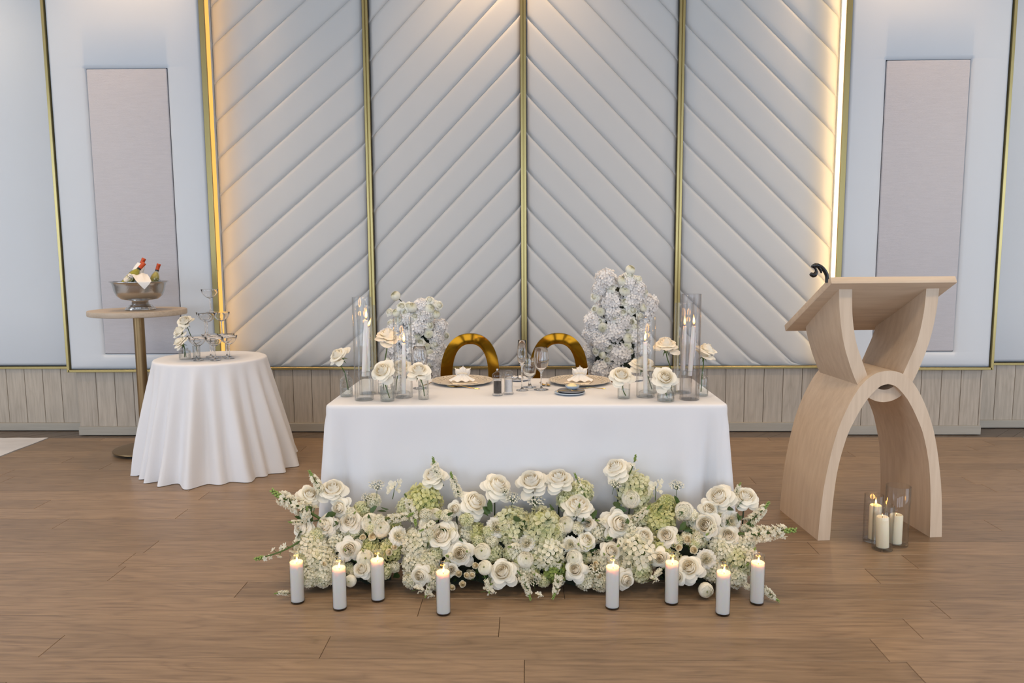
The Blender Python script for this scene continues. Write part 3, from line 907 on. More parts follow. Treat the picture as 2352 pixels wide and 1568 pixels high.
# ---- gold hoop-back chairs
def make_chair(label, x):
    t = thing('gold_chair', label, 'chair', (x, 4.53, 0), 0, 'two gold chairs behind the long table')
    pts_o = []; pts_i = []
    n = 72
    for i in range(n):
        a = 2*PI*i/n
        c, s = math.cos(a), math.sin(a)
        e = .86
        pts_o.append((.1775*math.copysign(abs(c)**e, c), .700+.254*math.copysign(abs(s)**e, s)))
        pts_i.append((.109*math.copysign(abs(c)**e, c), .700+.189*math.copysign(abs(s)**e, s)))
    mb = MB()
    def yy(x, z, f): return .03*(z-.46)/.5 - .05*(x/.172)**2*1.0 + f
    rings = []
    for (prof, f) in ((pts_o, -.012), (pts_i, -.012), (pts_i, .012), (pts_o, .012)):
        rings.append([(p[0], yy(p[0], p[1], f), p[1]) for p in prof])
    # slightly crowned front face: an extra ring between rim and opening
    mid = [((a[0]+b[0])/2, yy((a[0]+b[0])/2, (a[1]+b[1])/2, -.016), (a[1]+b[1])/2) for a, b in zip(pts_o, pts_i)]
    rings.insert(1, mid)
    vs = [p for r in rings for p in r]; fs = []
    for k in range(5):
        k2 = (k+1) % 5
        for i in range(n):
            j = (i+1) % n
            fs.append((k*n+i, k*n+j, k2*n+j, k2*n+i))
    mb.add(vs, fs)
    part('back_hoop', mb, M['gold'], t, 50)
    part('seat', bev_box(-.19, .19, -.36, .02, .425, .475, .018, 3), M['seat'], t)
    part('seat_frame', bev_box(-.195, .195, -.365, .025, .405, .425, .004, 1), M['gold'], t)
    for sx in (-1, 1):
        for sy in (-.34, 0.0):
            part('leg', MB().tube([(sx*.175, sy, .41), (sx*.185, sy*1.03, 0)], [.015, .012], 10), M['gold'], t)
    return t
make_chair('gold oval hoop-back chair behind the plate with the pepper mill beside it', -.348)
make_chair('gold oval hoop-back chair behind the wine glass and the butter dish', .185)

# ---- lectern
lc = thing('lectern', 'pale wooden lectern of two interlocking arches under a slanted reading top', 'lectern', (1.765, 3.68, 0), math.radians(4.6))
def under(y): return 1.250-.554*(y-.03)
def arch_profile(pts, n=5):
    # half outline given from the foot (or tip) to the middle -> full outline left to right
    h = spline(pts, n)
    return [(-p[0], p[1]) for p in h] + [(p[0], p[1]) for p in reversed(h[:-1])]
def extrude_arch(outer, inner, y0, y1, cap=None):
    mb = MB()
    n = len(outer)
    vs = []
    for y in (y0, y1):
        for prof in (outer, inner):
            for (x, z) in prof:
                zz = z if cap is None else min(z, cap(y))
                vs.append((x, y, zz))
    A, B, C, Dd = 0, n, 2*n, 3*n
    fs = []
    for i in range(n-1):
        fs.append((A+i, B+i, B+i+1, A+i+1))            # front
        fs.append((C+i, C+i+1, Dd+i+1, Dd+i))          # back
        fs.append((A+i, A+i+1, C+i+1, C+i))            # outer skin
        fs.append((B+i, Dd+i, Dd+i+1, B+i+1))          # inner skin
    fs.append((A, C, Dd, B)); fs.append((A+n-1, B+n-1, Dd+n-1, C+n-1))
    return mb.add(vs, fs)
ao = arch_profile([(.321, 0), (.314, .13), (.297, .30), (.259, .50), (.217, .63), (.163, .74), (.113, .805), (.058, .842), (0, .852)])
ai = arch_profile([(.259, 0), (.251, .20), (.233, .37), (.197, .52), (.158, .612), (.112, .695), (.072, .745), (.036, .776), (0, .786)])
part('base_arch', extrude_arch(ao, ai, 0, .46), M['maple'], lc, 35)
uo = arch_profile([(.256, 1.34), (.252, 1.26), (.244, 1.14), (.220, 1.0), (.178, .87), (.134, .775), (.088, .722), (.042, .697), (0, .690)])
ui = arch_profile([(.190, 1.34), (.187, 1.26), (.180, 1.13), (.157, 1.0), (.120, .90), (.084, .815), (.054, .775), (.026, .757), (0, .752)])
um = extrude_arch(uo, ui, .03, .43)
bm = bmesh.new()
bv_ = [bm.verts.new(p) for p in um.v]
for f in um.f:
    bm.faces.new([bv_[i] for i in f])
bm.normal_update()
bmesh.ops.bisect_plane(bm, geom=list(bm.verts)+list(bm.edges)+list(bm.faces), plane_co=(0, .03, under(.03)+.003), plane_no=(0, .554, 1), clear_outer=True)
bm.verts.index_update()
um = MB().add([v.co.copy() for v in bm.verts], [[v.index for v in f.verts] for f in bm.faces]); bm.free()
part('upper_arch', um, M['maple'], lc, 35)
# slanted reading top
tp = bev_box(-.318, .306, 0, .575, 0, .036, .004, 2)
a_ = math.atan(.554)
part('reading_top', tp, M['maple_x'], lc, 35, loc=(0, -.025, under(-.025)), rot=(-a_, 0, 0))
lip = bev_box(-.30, .29, .55, .575, .036, .052, .003, 1)
part('book_ledge', lip, M['maple_x'], lc, 35, loc=(0, -.025, under(-.025)), rot=(-a_, 0, 0))
mg = MB()
bx, by, bz = -.318, .02, 1.283
neck = spline([(bx, by, bz), (bx-.003, by, bz+.035), (bx-.022, by, bz+.066), (bx-.048, by, bz+.083), (bx-.070, by, bz+.080)], 6)
mg.tube(neck, [.0095]*(len(neck)-6)+[.011, .012, .012, .011, .010, .009], 10)
mh = part('microphone_holder', mg, M['black'], lc, 50, label='black curved gooseneck microphone holder')
cl = MB()
jaw = spline([(bx-.076, by, bz+.084), (bx-.062, by, bz+.070), (bx-.056, by, bz+.052), (bx-.068, by, bz+.036), (bx-.084, by, bz+.044)], 6)
cl.tube(jaw, [.010, .011, .010, .009, .008, .007, .006, .006, .006, .006, .006, .007, .008, .009, .010, .011, .012, .012, .011, .011, .010, .010, .010, .009, .008][:len(jaw)], 10)
cl.tube([(bx-.046, by, bz+.078), (bx-.034, by, bz+.060), (bx-.030, by, bz+.046)], [.009, .007, .004], 8)
part('clip', cl, M['black'], mh, 50)
# ================================================================== CANDLES AND GLASS
flame_me = mesh_of('flame', MB().lathe([(0, 0), (.0032, .003), (.0052, .009), (.0056, .014), (.0046, .023), (.0028, .033), (.001, .043), (0, .048)], 12), M['flame'], 180)
wick_me = mesh_of('wick', MB().tube([(0, 0, -.003), (.0006, 0, .005), (.002, 0, .010)], .0011, 6), M['wick'], 60)
def put_flame(parent, loc, tilt=0.0, s=1.0):
    f = link('flame', flame_me, parent, (loc[0], loc[1], loc[2]+.007), (0, tilt, 0), s)
    link('wick', wick_me, parent, loc)
    return f
def glow(loc, energy=0.35):
    light('candle_glow', 'POINT', loc, energy, (1.0, 0.46, 0.10), shadow_soft_size=0.012)

# eight jar candles on the floor
jar_prof = [(.004, .002), (.026, .002), (.0285, .008), (.0288, .02), (.0288, .176), (.0270, .184), (.0250, .190), (.0250, .198), (.0268, .201), (.0268, .207), (.0255, .208), (.0240, .205), (.0240, .190), (.0258, .184), (.0275, .176), (.0275, .010), (.004, .008)]
jar_me = mesh_of('jar', MB().shell(jar_prof, 36), M['glass'], 60)
jarb_me = mesh_of('jar_foot', MB().lathe([(0, 0), (.0265, 0), (.0285, .005), (.0280, .008), (0, .008)], 36), M['smoke'], 60)
wax_me = mesh_of('wax', MB().lathe([(0, .009), (.0272, .009), (.0272, .173), (.0262, .175), (.0245, .172), (.020, .163), (.004, .160), (0, .160)], 36), M['wax'], 60)
JARS = [(-.956, 2.963), (-.766, 2.906), (-.626, 2.985), (-.340, 2.867), (.340, 2.923), (.587, 2.967), (.772, 2.873), (.936, 2.969)]
JL = ['white jar candle leftmost of the eight, beside a fallen flower sprig',
      'white jar candle, second from the left, standing forward of the left flowers',
      'white jar candle, third from the left, set back beside the flower gap',
      'white jar candle standing alone in front of the middle flower spread, left of centre',
      'white jar candle before the middle flower spread, on the lectern side of centre',
      'white jar candle, third from the right, set back beside the middle flowers',
      'white jar candle, second from the right, by the fallen white bloom',
      'white jar candle rightmost of the eight, nearest the lectern']
for (x, y), lb in zip(JARS, JL):
    t = thing('jar_candle', lb, 'candle', (x, y, 0), 0, 'jar candles on the floor before the flowers')
    wx = link('wax', wax_me, t); link('jar', jar_me, t); link('jar_foot', jarb_me, t)
    put_flame(wx, (.001, 0, .161), .08, .8)
    glow((x, y, .178), .20)

# three pillar candles in glass cylinders at the lectern
def cylinder_vase(name, label, loc, r, h, m, group, base=.012):
    prof = [(.003, .001), (r-.003, .001), (r, .004), (r, h-.001), (r-.001, h), (r-.0025, h-.001), (r-.003, base+.004), (r-.006, base), (.003, base)]
    o = link(name, mesh_of(name, MB().shell(prof, 56), m, 50), loc=loc)
    return tag(o, label, 'glass cylinder' if 'hurricane' not in name else 'vase', group)
G3 = 'glass cylinders on the floor by the lectern'
cylinder_vase('glass_cylinder', 'clear glass cylinder by the lectern holding the tallest candle', (1.713, 3.652, 0), .0445, .238, M['glass'], G3)
cylinder_vase('glass_cylinder', 'lowest clear glass cylinder by the lectern, in front of its pair', (1.712, 3.546, 0), .0470, .222, M['glass'], G3)
cylinder_vase('glass_cylinder', 'tallest clear glass cylinder on the floor by the lectern\'s right foot', (1.806, 3.606, 0), .0560, .298, M['glass'], G3)
def pillar(label, loc, r, h, tilt, flame):
    t = thing('pillar_candle', label, 'candle', loc, 0, 'pillar candles on the floor by the lectern')
    t.rotation_euler = (0, tilt, 0)
    wx = part('wax', MB().lathe([(0, 0), (r, 0), (r, h-.004), (r-.004, h), (r-.010, h-.002), (.004, h-.006), (0, h-.006)], 32), M['waxi'], t, 50)
    if flame: put_flame(wx, (0, 0, h-.006), 0, flame)
    else: link('wick', wick_me, wx, (0, 0, h-.005))
pillar('tall ivory pillar candle burning in the left glass cylinder by the lectern', (1.722, 3.652, .0125), .0285, .172, 0, .8)
pillar('leaning ivory pillar candle in the front low glass cylinder by the lectern', (1.714, 3.546, .0135), .0290, .150, -.05, .3)
pillar('short ivory pillar candle in the tallest glass cylinder by the lectern', (1.800, 3.600, .0125), .0300, .142, 0, .18)
glow((1.722, 3.652, .205), .25)

# hurricane cylinders with taper candles on the long table
GH = 'hurricane cylinders on the long table'
HUR = [(-.770, 3.483, .0445, .484, 'glass', 'tallest clear hurricane cylinder at the left end of the long table', .128, 1.127, 0.018, .06),
       (-.786, 3.640, .0440, .436, 'glass', 'clear hurricane cylinder standing behind the tallest one at the left table end', .105, 1.076, 0.010, .35),
       (-.594, 3.545, .0435, .386, 'glass', 'short clear hurricane cylinder left of the wine glass behind a rose', .030, 1.010, 0.006, .02),
       (.560, 3.545, .0440, .383, 'glass', 'short clear hurricane cylinder right of the low jar with one rose', .030, 1.012, -.006, .05),
       (.757, 3.650, .0440, .440, 'glass', 'clear hurricane cylinder behind the smoked one at the right table end', .105, 1.076, 0.004, .0),
       (.754, 3.479, .0455, .492, 'smoke', 'tallest smoked-glass hurricane cylinder at the right end of the long table', .128, 1.094, 0.014, -.05)]
for i, (x, y, r, h, gm, lb, hh, top, lean, ft) in enumerate(HUR):
    cylinder_vase('hurricane_vase', lb, (x, y, TH), r, h, M[gm], GH, .006)
    where = lb.split(' hurricane')[0].replace('tallest ', 'tallest ').replace('clear', 'clear-glass')
    hl = ['front left tall cylinder', 'rear left tall cylinder', 'short left cylinder', 'short right cylinder', 'rear right tall cylinder', 'tall smoked cylinder'][i]
    rh = r-.012
    ch = thing('candle_holder', 'clear glass taper holder standing inside the %s' % hl, 'candle holder', (x, y, TH+.0065), 0, 'glass taper holders')
    if hh > .05:
        part('holder_body', MB().shell([(.003, 0), (rh, 0), (rh+.001, .004), (rh, hh-.038), (rh-.008, hh-.030), (rh-.002, hh-.022), (rh-.002, hh-.002), (rh-.004, hh), (.010, hh), (.0095, hh-.022), (.003, hh-.024)], 40), M['glass'], ch, 40)
        cz = TH+.0065+hh-.022
    else:
        part('holder_body', MB().shell([(.003, 0), (rh, 0), (rh, .016), (rh-.006, .022), (.014, .026), (.012, .030), (.0105, .030), (.0100, .012), (.003, .010)], 40), M['glass'], ch, 40)
        cz = TH+.0065+.012
    t = thing('taper_candle', 'white taper candle burning inside the %s' % hl, 'candle', (x, y, cz), 0, 'white tapers on the long table')
    ln = top-cz
    wx = part('wax', MB().tube([(0, 0, 0), (lean*.3, 0, ln*.3), (lean*.65, 0, ln*.7), (lean, 0, ln)], [.0105, .0105, .0100, .0088], 16), M['waxt'], t, 50)
    if i in (0, 5):
        part('wax_drip', MB().tube([(lean+.008, 0, ln-.03), (lean*.8+.010, -.002, ln*.6), (lean*.5+.0105, -.002, ln*.35)], [.002, .0035, .001], 8), M['waxt'], wx, 60)
    put_flame(wx, (lean, 0, ln), ft, 1.0)
    glow((x+lean, y, top+.03), .22)

# ---- coupe tower
cp = MB().shell([(.001, .0010), (.020, .0008), (.031, .0012), (.0325, .0022), (.030, .0034), (.012, .0070), (.0048, .013), (.0036, .022), (.0034, .075), (.0040, .088), (.0075, .094), (.022, .101), (.038, .114), (.050, .134), (.0555, .154),
                 (.0551, .1546), (.0495, .1343), (.0375, .1146), (.0215, .1018), (.006, .0955), (.001, .0950)], 40)
cp_me = mesh_of('champagne_coupe', cp, M['cryst'], 60)
CT = Vector((-2.118, 4.985, RH+.0006))
sp = .1125
hexes = [(0, 0)] + [(sp*math.cos(math.radians(a)), sp*math.sin(math.radians(a))) for a in (0, 60, 120, 180, 240, 300)]
names = ['centre', 'right', 'rear right', 'rear left', 'left', 'front left', 'front right']
def coupe(label, p):
    o = link('champagne_coupe', cp_me, loc=p); tag(o, label, 'glass', 'coupes in the champagne tower')
for (x, y), nm in zip(hexes, names):
    coupe('clear champagne coupe standing on the cloth in the bottom tier, %s one' % nm, CT+Vector((x, y, 0)))
r3 = sp/math.sqrt(3)
for a, nm in ((270, 'front'), (30, 'right'), (150, 'left')):
    coupe('clear champagne coupe in the middle tier of three, %s one' % nm, CT+Vector((r3*math.cos(math.radians(a)), r3*math.sin(math.radians(a)), .1552)))
coupe('single clear champagne coupe at the very top of the tower', CT+Vector((0, 0, .3104)))

# ---- drinking glasses
GW = 'wine glasses on the long table'
def stemglass(name, label, loc, prof, n=40, extra=None):
    t = thing(name, label, 'glass', loc, 0, None)
    part('glass', MB().shell(prof, n), M['cryst'], t, 60)
    if extra: part('water', MB().lathe(extra, n), M['water'], t, 60)
    return t
wine_p = [(.001, .0010), (.028, .0010), (.0355, .0016), (.0362, .0026), (.030, .0040), (.012, .0075), (.0052, .014), (.0038, .024), (.0036, .070), (.0046, .086), (.0085, .093), (.022, .104), (.033, .122), (.0385, .143), (.0385, .160), (.0345, .190), (.0305, .2145),
          (.0298, .215), (.0338, .190), (.0376, .160), (.0374, .144), (.032, .1235), (.021, .1065), (.006, .097), (.001, .0962)]
stemglass('wine_glass', 'tall clear wine glass right of the flute near the table centre', (.068, 3.74, TH), wine_p)
stemglass('wine_glass', 'tall clear wine glass behind the left roses and the short cylinder', (-.550, 3.79, TH), wine_p)
flute_p = [(.001, .0010), (.024, .0010), (.0300, .0016), (.0306, .0026), (.024, .0040), (.010, .0075), (.0050, .014), (.0038, .030), (.0038, .105), (.0050, .120), (.012, .132), (.0205, .150), (.0235, .172), (.0222, .205), (.0200, .253),
           (.0193, .2535), (.0214, .205), (.0226, .172), (.0196, .151), (.010, .1345), (.003, .128), (.001, .127)]
stemglass('champagne_flute', 'slim clear champagne flute left of the water goblet at the table centre', (-.028, 3.725, TH), flute_p)
gob_p = [(.001, .0010), (.026, .0010), (.0330, .0016), (.0338, .0026), (.027, .0045), (.010, .010), (.0060, .020), (.0055, .036), (.008, .046), (.020, .055), (.030, .070), (.0345, .090), (.0340, .110), (.0310, .150), (.0304, .1525),
         (.0296, .1525), (.0302, .150), (.0330, .110), (.0333, .091), (.0288, .0715), (.018, .0575), (.004, .0520), (.001, .0518)]
stemglass('water_goblet', 'short stemmed goblet full of water between flute and wine glass', (.010, 3.812, TH), gob_p, 40, [(0, .0535), (.017, .0590), (.0280, .0725), (.0322, .092), (.0320, .110), (.0300, .135), (0, .135)])

# ---- salt and pepper
def mill(label, loc, fill, content):
    t = thing('pepper_mill' if content == 'peppercorns' else 'salt_shaker', label, 'mill', loc)
    part('body', MB().shell([(.002, .001), (.0245, .001), (.0255, .004), (.0245, .009), (.0215, .012), (.0210, .070), (.0225, .074), (.0225, .078), (.0195, .080), (.0185, .072), (.0185, .014), (.002, .012)], 32), M['acryl'], t, 40)
    part(content, MB().lathe([(0, .0125), (.0182, .0125), (.0182, .070 if content == 'peppercorns' else .075), (0, .072 if content == 'peppercorns' else .077)], 24), M[fill], t, 40)
    if content == 'peppercorns':
        part('cap', MB().lathe([(0, .080), (.0200, .080), (.0235, .086), (.0260, .098), (.0225, .107), (.014, .113), (.008, .118), (0, .119)], 32), M['acryl'], t, 40)
        part('knob', MB().lathe([(0, .119), (.0035, .120), (.0060, .125), (.0050, .131), (0, .134)], 16), M['chrome'], t, 60)
    else:
        part('cap', MB().lathe([(0, .080), (.0205, .080), (.0245, .088), (.0250, .100), (.0205, .112), (.010, .118), (0, .119)], 32), M['acryl'], t, 40)
mill('clear acrylic pepper mill full of black peppercorns before the left plate', (-.146, 3.585, TH), 'pepper', 'peppercorns')
mill('clear acrylic shaker full of white salt just behind the pepper mill', (-.094, 3.622, TH), 'salt', 'salt_grains')

# ---- place settings
def plate_prof(r, h, well):
    return [(0, .002), (well-.004, .002), (well, .001), (r-.004, h-.003), (r, h), (r-.001, h+.0025), (r-.006, h+.002), (well+.004, .0060), (well-.006, .0050), (0, .0050)]
def setting(x, y, lab, off):
    t = thing('charger_plate', 'champagne charger plate with embossed lace rim, ' + lab, 'plate', (x, y, TH), 0, 'charger plates')
    sc_ = lambda a, z: 1.0 + (.010*math.cos(a*16) if z > .012 else 0)
    part('plate_rim', MB().shell([(.108, .0035), (.112, .001), (.158, .013), (.1635, .0165), (.1625, .0185), (.155, .0165), (.115, .0065), (.108, .0065)], 96, wob=sc_), M['charger'], t, 60)
    part('plate_well', MB().lathe([(0, .001), (.100, .001), (.1085, .003), (.1085, .0068), (.100, .0062), (0, .0062)], 64), M['chargerc'], t, 60)
    rim = MB(); n = 0
    for ring, (rr_, zz_, cnt, sz) in enumerate(((.122, .0098, 36, .0042), (.136, .0132, 40, .0048), (.150, .0168, 44, .0048))):
        for k in range(cnt):
            a = 2*PI*(k+.5*(ring % 2))/cnt
            mt = Matrix.Translation((rr_*math.cos(a), rr_*math.sin(a), zz_)) @ Matrix.Rotation(a, 4, 'Z')
            rim.xf(MB().lathe([(sz, -.001), (sz*.8, .0014), (sz*.35, .0004), (0, .0018)], 6), mt)
    part('embossing', rim, M['charger'], t, 60)
    # cream card under the napkin
    cz = TH+.0075
    o = link('menu_card', mesh_of('menu_card', bev_box(-.066, .066, -.066, .066, 0, .0022, .0006, 1), M['paper'], 30), loc=(x+off*.004, y-.012, cz), rot=(0, 0, .30*off))
    tag(o, 'cream square card under the folded napkin on ' + lab.split(',')[0], 'card')
    # napkin gathered into a bow with a beaded ring
    nz = cz+.0024
    tn = thing('folded_napkin', 'white napkin folded into a fan with a beaded ring on ' + lab.split(',')[0], 'napkin', (x, y-.004, nz))
    nm = MB()
    nlob = 5
    def skirt(u, v):
        a = PI*(1.06+.88*u)                     # fans out towards the guest's far side (camera side)
        r = .012+.062*v
        wv = math.sin(u*PI*9)
        z = .036*(1-v)**1.3+.004+.0065*wv*v**.5*(1-.3*v)+.004*v
        return (r*math.cos(a)*1.0, r*math.sin(a)*.72, max(z, .001))
    nm.grid(skirt, 72, 8)
    for k, (ang, ln, wd, tw) in enumerate(((-.72, .062, .018, .1), (-.30, .052, .024, .6), (.04, .060, .026, -.3), (.36, .050, .024, -.6), (.76, .064, .018, .2))):
        def lobe(u, v, ang=ang, ln=ln, wd=wd, tw=tw):
            # cone-shaped leaf of linen standing up
            h = v*ln; half = wd*(math.sin(min(1, v*1.08+.06)*PI)**.7)*(1 if v < .97 else .3)+.002
            uu = 2*u-1
            px = half*uu; py = -.016*(1-uu*uu)*(.4+v)*.7+.010*v
            x_ = px*math.cos(ang)+h*math.sin(ang); z_ = .022+h*math.cos(ang)-px*math.sin(ang)
            return (x_, py+.006+.004*k*.5, z_)
        nm.grid(lobe, 10, 10)
    nm.grid(lambda u, v: (.026*math.cos(PI*(2*u))*(1-.35*v), .016*math.sin(PI*(2*u))*(1-.35*v)-.002, .012+.030*v), 24, 5)
    part('linen', nm, M['napkin'], tn, 180)
    bd = MB()
    for k in range(13):
        a = PI*(1.0+k/12)
        bd.xf(MB().lathe([(0, -.0035), (.0025, -.0025), (.0036, 0), (.0025, .0025), (0, .0035)], 8), Matrix.Translation((.0245*math.cos(a), .017*math.sin(a)-.003, .040+.006*math.sin(-a))))
    part('bead_ring', bd, M['pearl'], tn, 60)
    return t
setting(-.347, 3.955, 'left plate, between the roses and the pepper mill', 1)
setting(.275, 3.948, 'right plate, behind the butter dish', -1)

# ---- cutlery
def strip_cut(pts):
    # pts: (length, half width, height, thickness)
    mb = MB(); vs = []; fs = []
    for (l, hwid, z, th) in pts:
        vs += [(l, -hwid, z), (l, hwid, z), (l, hwid*.7, z+th), (l, -hwid*.7, z+th)]
    for k in range(len(pts)-1):
        for i in range(4):
            j = (i+1) % 4
            fs.append((k*4+i, k*4+j, (k+1)*4+j, (k+1)*4+i))
    fs.append((3, 2, 1, 0)); e = (len(pts)-1)*4; fs.append((e, e+1, e+2, e+3))
    return mb.add(vs, fs)
def cutlery(kind, label, loc, rz, s=1.0, tilt=0.0):
    t = thing(kind, label, 'cutlery', loc, rz, 'gold cutlery on the long table')
    t.scale = (s, s, s); t.rotation_euler = (0, tilt, rz)
    part('handle', strip_cut([(0, .0042, .0004, .002), (.004, .0052, .0004, .0024), (.05, .0040, .003, .0024), (.085, .0030, .007, .003), (.10, .0028, .008, .003)]), M['goldc'], t, 50)
    if 'fork' in kind:
        part('head', strip_cut([(.10, .0028, .008, .003), (.112, .008, .006, .0022), (.125, .0105, .003, .002), (.140, .0108, .0025, .0018)]), M['goldc'], t, 50)
        tn = MB()
        for k in range(4):
            yc = -.0084+.0056*k
            tn.xf(strip_cut([(.139, .0019, .0025, .0018), (.165, .0016, .004, .0016), (.180, .0007, .007, .001)]), Matrix.Translation((0, yc, 0)))
        part('tines', tn, M['goldc'], t, 50)
    elif 'spoon' in kind:
        part('bowl', MB().grid(lambda u, v: (.10+.045*v, (.0155*math.sin(PI*min(1, v*.92+.06))**.65)*(2*u-1), .007-.006*math.sin(PI*v)*(1-(2*u-1)**2)), 10, 10), M['goldc'], t, 60)
    else:
        part('blade', strip_cut([(.10, .0028, .008, .003), (.108, .007, .004, .0016), (.15, .0085, .002, .0012), (.19, .007, .001, .001), (.205, .002, .001, .0008)]), M['goldc'], t, 50)
cutlery('dinner_fork', 'gold fork lying before the left plate, tines to the left', (-.245, 3.762, TH+.001), math.radians(158))
cutlery('dinner_knife', 'gold knife lying before the right plate beside the butter dish', (.392, 3.760, TH+.001), math.radians(176), .8)
cutlery('dinner_knife', 'dark gold knife end showing left of the left plate', (-.545, 3.87, TH+.001), math.radians(60), .8)
cutlery('dessert_spoon', 'small gold spoon behind the wine glass, nearer the plate', (.100, 3.945, TH+.001), math.radians(-86), .8)
cutlery('dessert_spoon', 'small gold spoon behind the wine glass stem, left of its pair', (.066, 3.955, TH+.001), math.radians(-80), .8)

# ---- butter dish in front of the right plate
sd = tag(link('side_plate', mesh_of('side_plate', MB().lathe(plate_prof(.075, .010, .045), 56), M['bluebowl'], 60), loc=(.205, 3.625, TH)), 'pale blue-white side plate under the grey slate disc', 'plate')
sl = tag(link('slate_disc', mesh_of('slate_disc', MB().lathe([(0, 0), (.064, 0), (.067, .002), (.066, .005), (0, .005)], 48), M['slate'], 50), loc=(.212, 3.640, TH+.0128)), 'round grey slate disc carrying the butter bowl and a gold knife', 'plate')
bb = tag(link('butter_bowl', mesh_of('butter_bowl', MB().shell([(.003, 0), (.018, 0), (.030, .008), (.0355, .018), (.0350, .0195), (.029, .0105), (.017, .003), (.003, .003)], 40), M['bluebowl'], 60), loc=(.219, 3.652, TH+.0180)), 'small pale blue bowl holding butter on the slate disc', 'bowl')
bt_ = tag(link('butter', mesh_of('butter', MB().lathe([(0, .004), (.018, .005), (.026, .012), (.024, .019), (.017, .026), (.008, .029), (0, .030)], 28, wob=lambda a, z: 1+.06*math.sin(a*3+z*200)), M['butter'], 60), loc=(.217, 3.652, TH+.0180)), 'rounded pat of butter in the small blue bowl', 'butter')
cutlery('butter_knife', 'gold butter knife lying across the front of the slate disc', (.142, 3.600, TH+.0186), math.radians(4), .66)

# ---- saucers at the back of the table
def saucer(label, loc):
    return tag(link('saucer', mesh_of('saucer', MB().lathe(plate_prof(.066, .011, .036), 48), M['porc'], 60), loc=loc), label, 'plate')
saucer('white saucer with silver wrappers behind the salt shaker', (-.052, 4.035, TH))
saucer('white saucer behind the right roses near the table\'s back edge', (.565, 4.030, TH))
rf = random.Random(21)
for k, (dx, dy, lb) in enumerate(((-.022, 0, 'left one'), (.012, .01, 'right one'))):
    mb = MB().lathe([(0, 0), (.012, .001), (.017, .008), (.014, .016), (.007, .021), (0, .022)], 12, wob=lambda a, z, k=k: 1+.25*math.sin(a*5+k*2+z*300))
    tag(link('foil_sweet', mesh_of('foil_sweet', mb, M['foil'], 20), loc=(-.052+dx, 4.035+dy, TH+.0055)), 'crumpled silver foil sweet on the white saucer, ' + lb, 'sweet')
pc = MB()
for k in range(5):
    for i in range(8):
        a = 2*PI*(i+.5*(k % 2))/8; r = (.004, .009, .0115, .010, .006)[k]
        pc.xf(MB().lathe([(0, -.003), (.0035, 0), (.002, .004), (0, .0055)], 6), Matrix.Translation((r*math.cos(a), r*math.sin(a), .004+k*.0042)) @ Matrix.Rotation(a, 4, 'Z') @ Matrix.Rotation(.9, 4, 'Y'))
pc.lathe([(0, 0), (.006, .002), (.008, .010), (.004, .020), (0, .024)], 10)
tag(link('pine_cone', mesh_of('pine_cone', pc, M['cone'], 40), loc=(.452, 3.905, TH+.001)), 'tiny brown pine cone just right of the right charger plate', 'pine cone')
